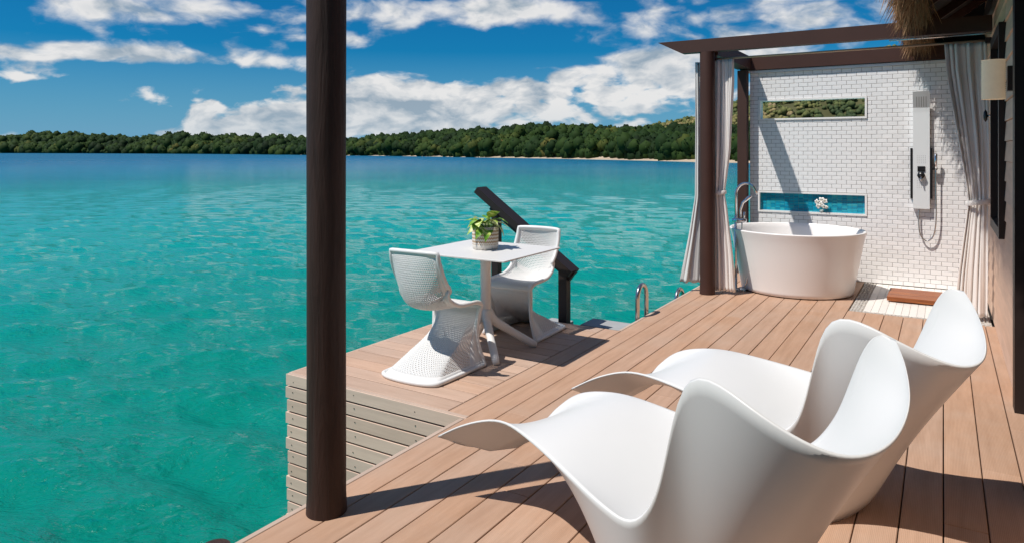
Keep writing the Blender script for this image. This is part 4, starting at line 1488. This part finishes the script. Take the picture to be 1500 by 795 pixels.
def chair_parts(parent):
    s = perforated(seat_f, 62, 29, .035, .15).build('seat_shell', 'white', parent, smooth=False)
    s.modifiers.new('thick', 'SOLIDIFY').thickness = .006
    k = perforated(skirt_f, 46, 38, .07, .13, .215).build('skirt', 'white', parent, smooth=False)
    k.modifiers.new('thick', 'SOLIDIFY').thickness = .006
    for o in (s, k):
        o.modifiers['thick'].offset = 0
        o.data.polygons.foreach_set('use_smooth', [True] * len(o.data.polygons))
    loop = [seat_f(0, v) for v in np.linspace(-1, 1, 26)] + [seat_f(u, 1) for u in np.linspace(.02, 1, 50)] + [skirt_f(u, 1) for u in np.linspace(.03, 1, 30)] \
        + [skirt_f(1, v) for v in np.linspace(.98, -.98, 40)] + [skirt_f(u, -1) for u in np.linspace(1, .03, 30)] + [seat_f(u, -1) for u in np.linspace(1, .02, 50)]
    loop = [(x_, y_, max(z_, .016)) for x_, y_, z_ in loop]
    r = MB().tube(loop, .0155, 8, closed=True).build('rim', 'white', parent, smooth=True)
    return s, k, r
ch = empty('perforated_chair', (-2.955, 3.735, 0), 'white perforated cantilever chair with its back to the deck, near side of the table', 'chair', 'perforated white chairs', rz=0)
parts = chair_parts(ch)
ch2 = empty('perforated_chair', (-2.94, 4.985, 0), 'white perforated cantilever chair beyond the table, in front of the dark handrail', 'chair', 'perforated white chairs', rz=math.pi)
for p_ in parts:
    c_ = p_.copy()
    c_.parent = ch2
    COL.objects.link(c_)

# ------------------------------------------------------------------ stair handrail, landing, ladder
hr = empty('stair_handrail', (-3.2, 5.45, 0), 'dark timber handrail sloping down to the water behind the table', 'handrail')
def HRl(o):
    o.location = (3.2, -5.45, 0)
    return o
def bar(p, q, hw_, hh):
    p, q = Vector(p), Vector(q)
    t = (q - p).normalized()
    s = Vector((0, 1, 0))
    u = s.cross(t).normalized()
    if u.z < 0: u = -u
    vs = []
    for c in (p, q):
        for a, b in ((-1, -1), (1, -1), (1, 1), (-1, 1)):
            vs.append(c + s * hw_ * a + u * hh * b)
    return MB().add(vs, [(0, 1, 2, 3), (7, 6, 5, 4), (0, 4, 5, 1), (1, 5, 6, 2), (2, 6, 7, 3), (3, 7, 4, 0)])
HRl(bar((-3.745, 5.47, 1.125), (-2.755, 5.47, .425), .08, .030).build('cap_rail', 'darkframe', hr, fix=True))
HRl(bar((-3.60, 5.47, .985), (-2.76, 5.47, .395), .022, .05).build('under_rail', 'darkframe', hr, fix=True))
HRl(MB().box(-3.595, -3.525, 5.435, 5.505, -1.3, 1.0).build('post', 'darkframe', hr))
HRl(MB().box(-2.885, -2.805, 5.43, 5.51, -1.3, .45).build('post', 'darkframe', hr))
st = empty('stair', (0, 0, 0), 'pale grey steps down to the water beside the platform', 'stair')
MB().cbox(-2.72, -2.31, 5.53, 5.80, -.10, -.03, .004).build('tread', 'slab', st)
for k in range(4):
    MB().cbox(-2.75 - .26 * (k + 1) + .26, -2.75 - .26 * k + .26 - .30, 5.55, 6.4, -.38 - .2 * k, -.33 - .2 * k, .004) if False else None
for k in range(4):
    MB().cbox(-3.45 + .26 * k, -3.20 + .26 * k, 5.54, 6.35, -.28 - .22 * k, -.23 - .22 * k, .004).build('tread', 'slab', st)
MB().box(-3.5, -2.4, 5.70, 5.74, -1.35, -1.05).build('stringer', 'slab', st)
def hoop(name, y0, label, x=-2.345, top=.27, leg=.11):
    pts = [(x, y0, -1.3), (x, y0, -.2), (x, y0, top - leg)] + [(x, y0 + leg - leg * math.cos(a), top - leg + leg * math.sin(a)) for a in np.linspace(.15, math.pi - .15, 12)] + [(x, y0 + 2 * leg, top - leg), (x, y0 + 2 * leg, -.2), (x, y0 + 2 * leg, -1.3)]
    o = MB().tube(pts, .021, 14).build(name, 'steel', smooth=True)
    return tag(o, label, 'grab rail', 'steel grab rails of the sea ladder')
hoop('grab_rail', 5.93, 'steel hoop grab rail at the deck edge, the taller one by the grey step')
hoop('grab_rail', 7.0, 'steel hoop grab rail almost hidden below the deck edge by the pergola post', top=.05)
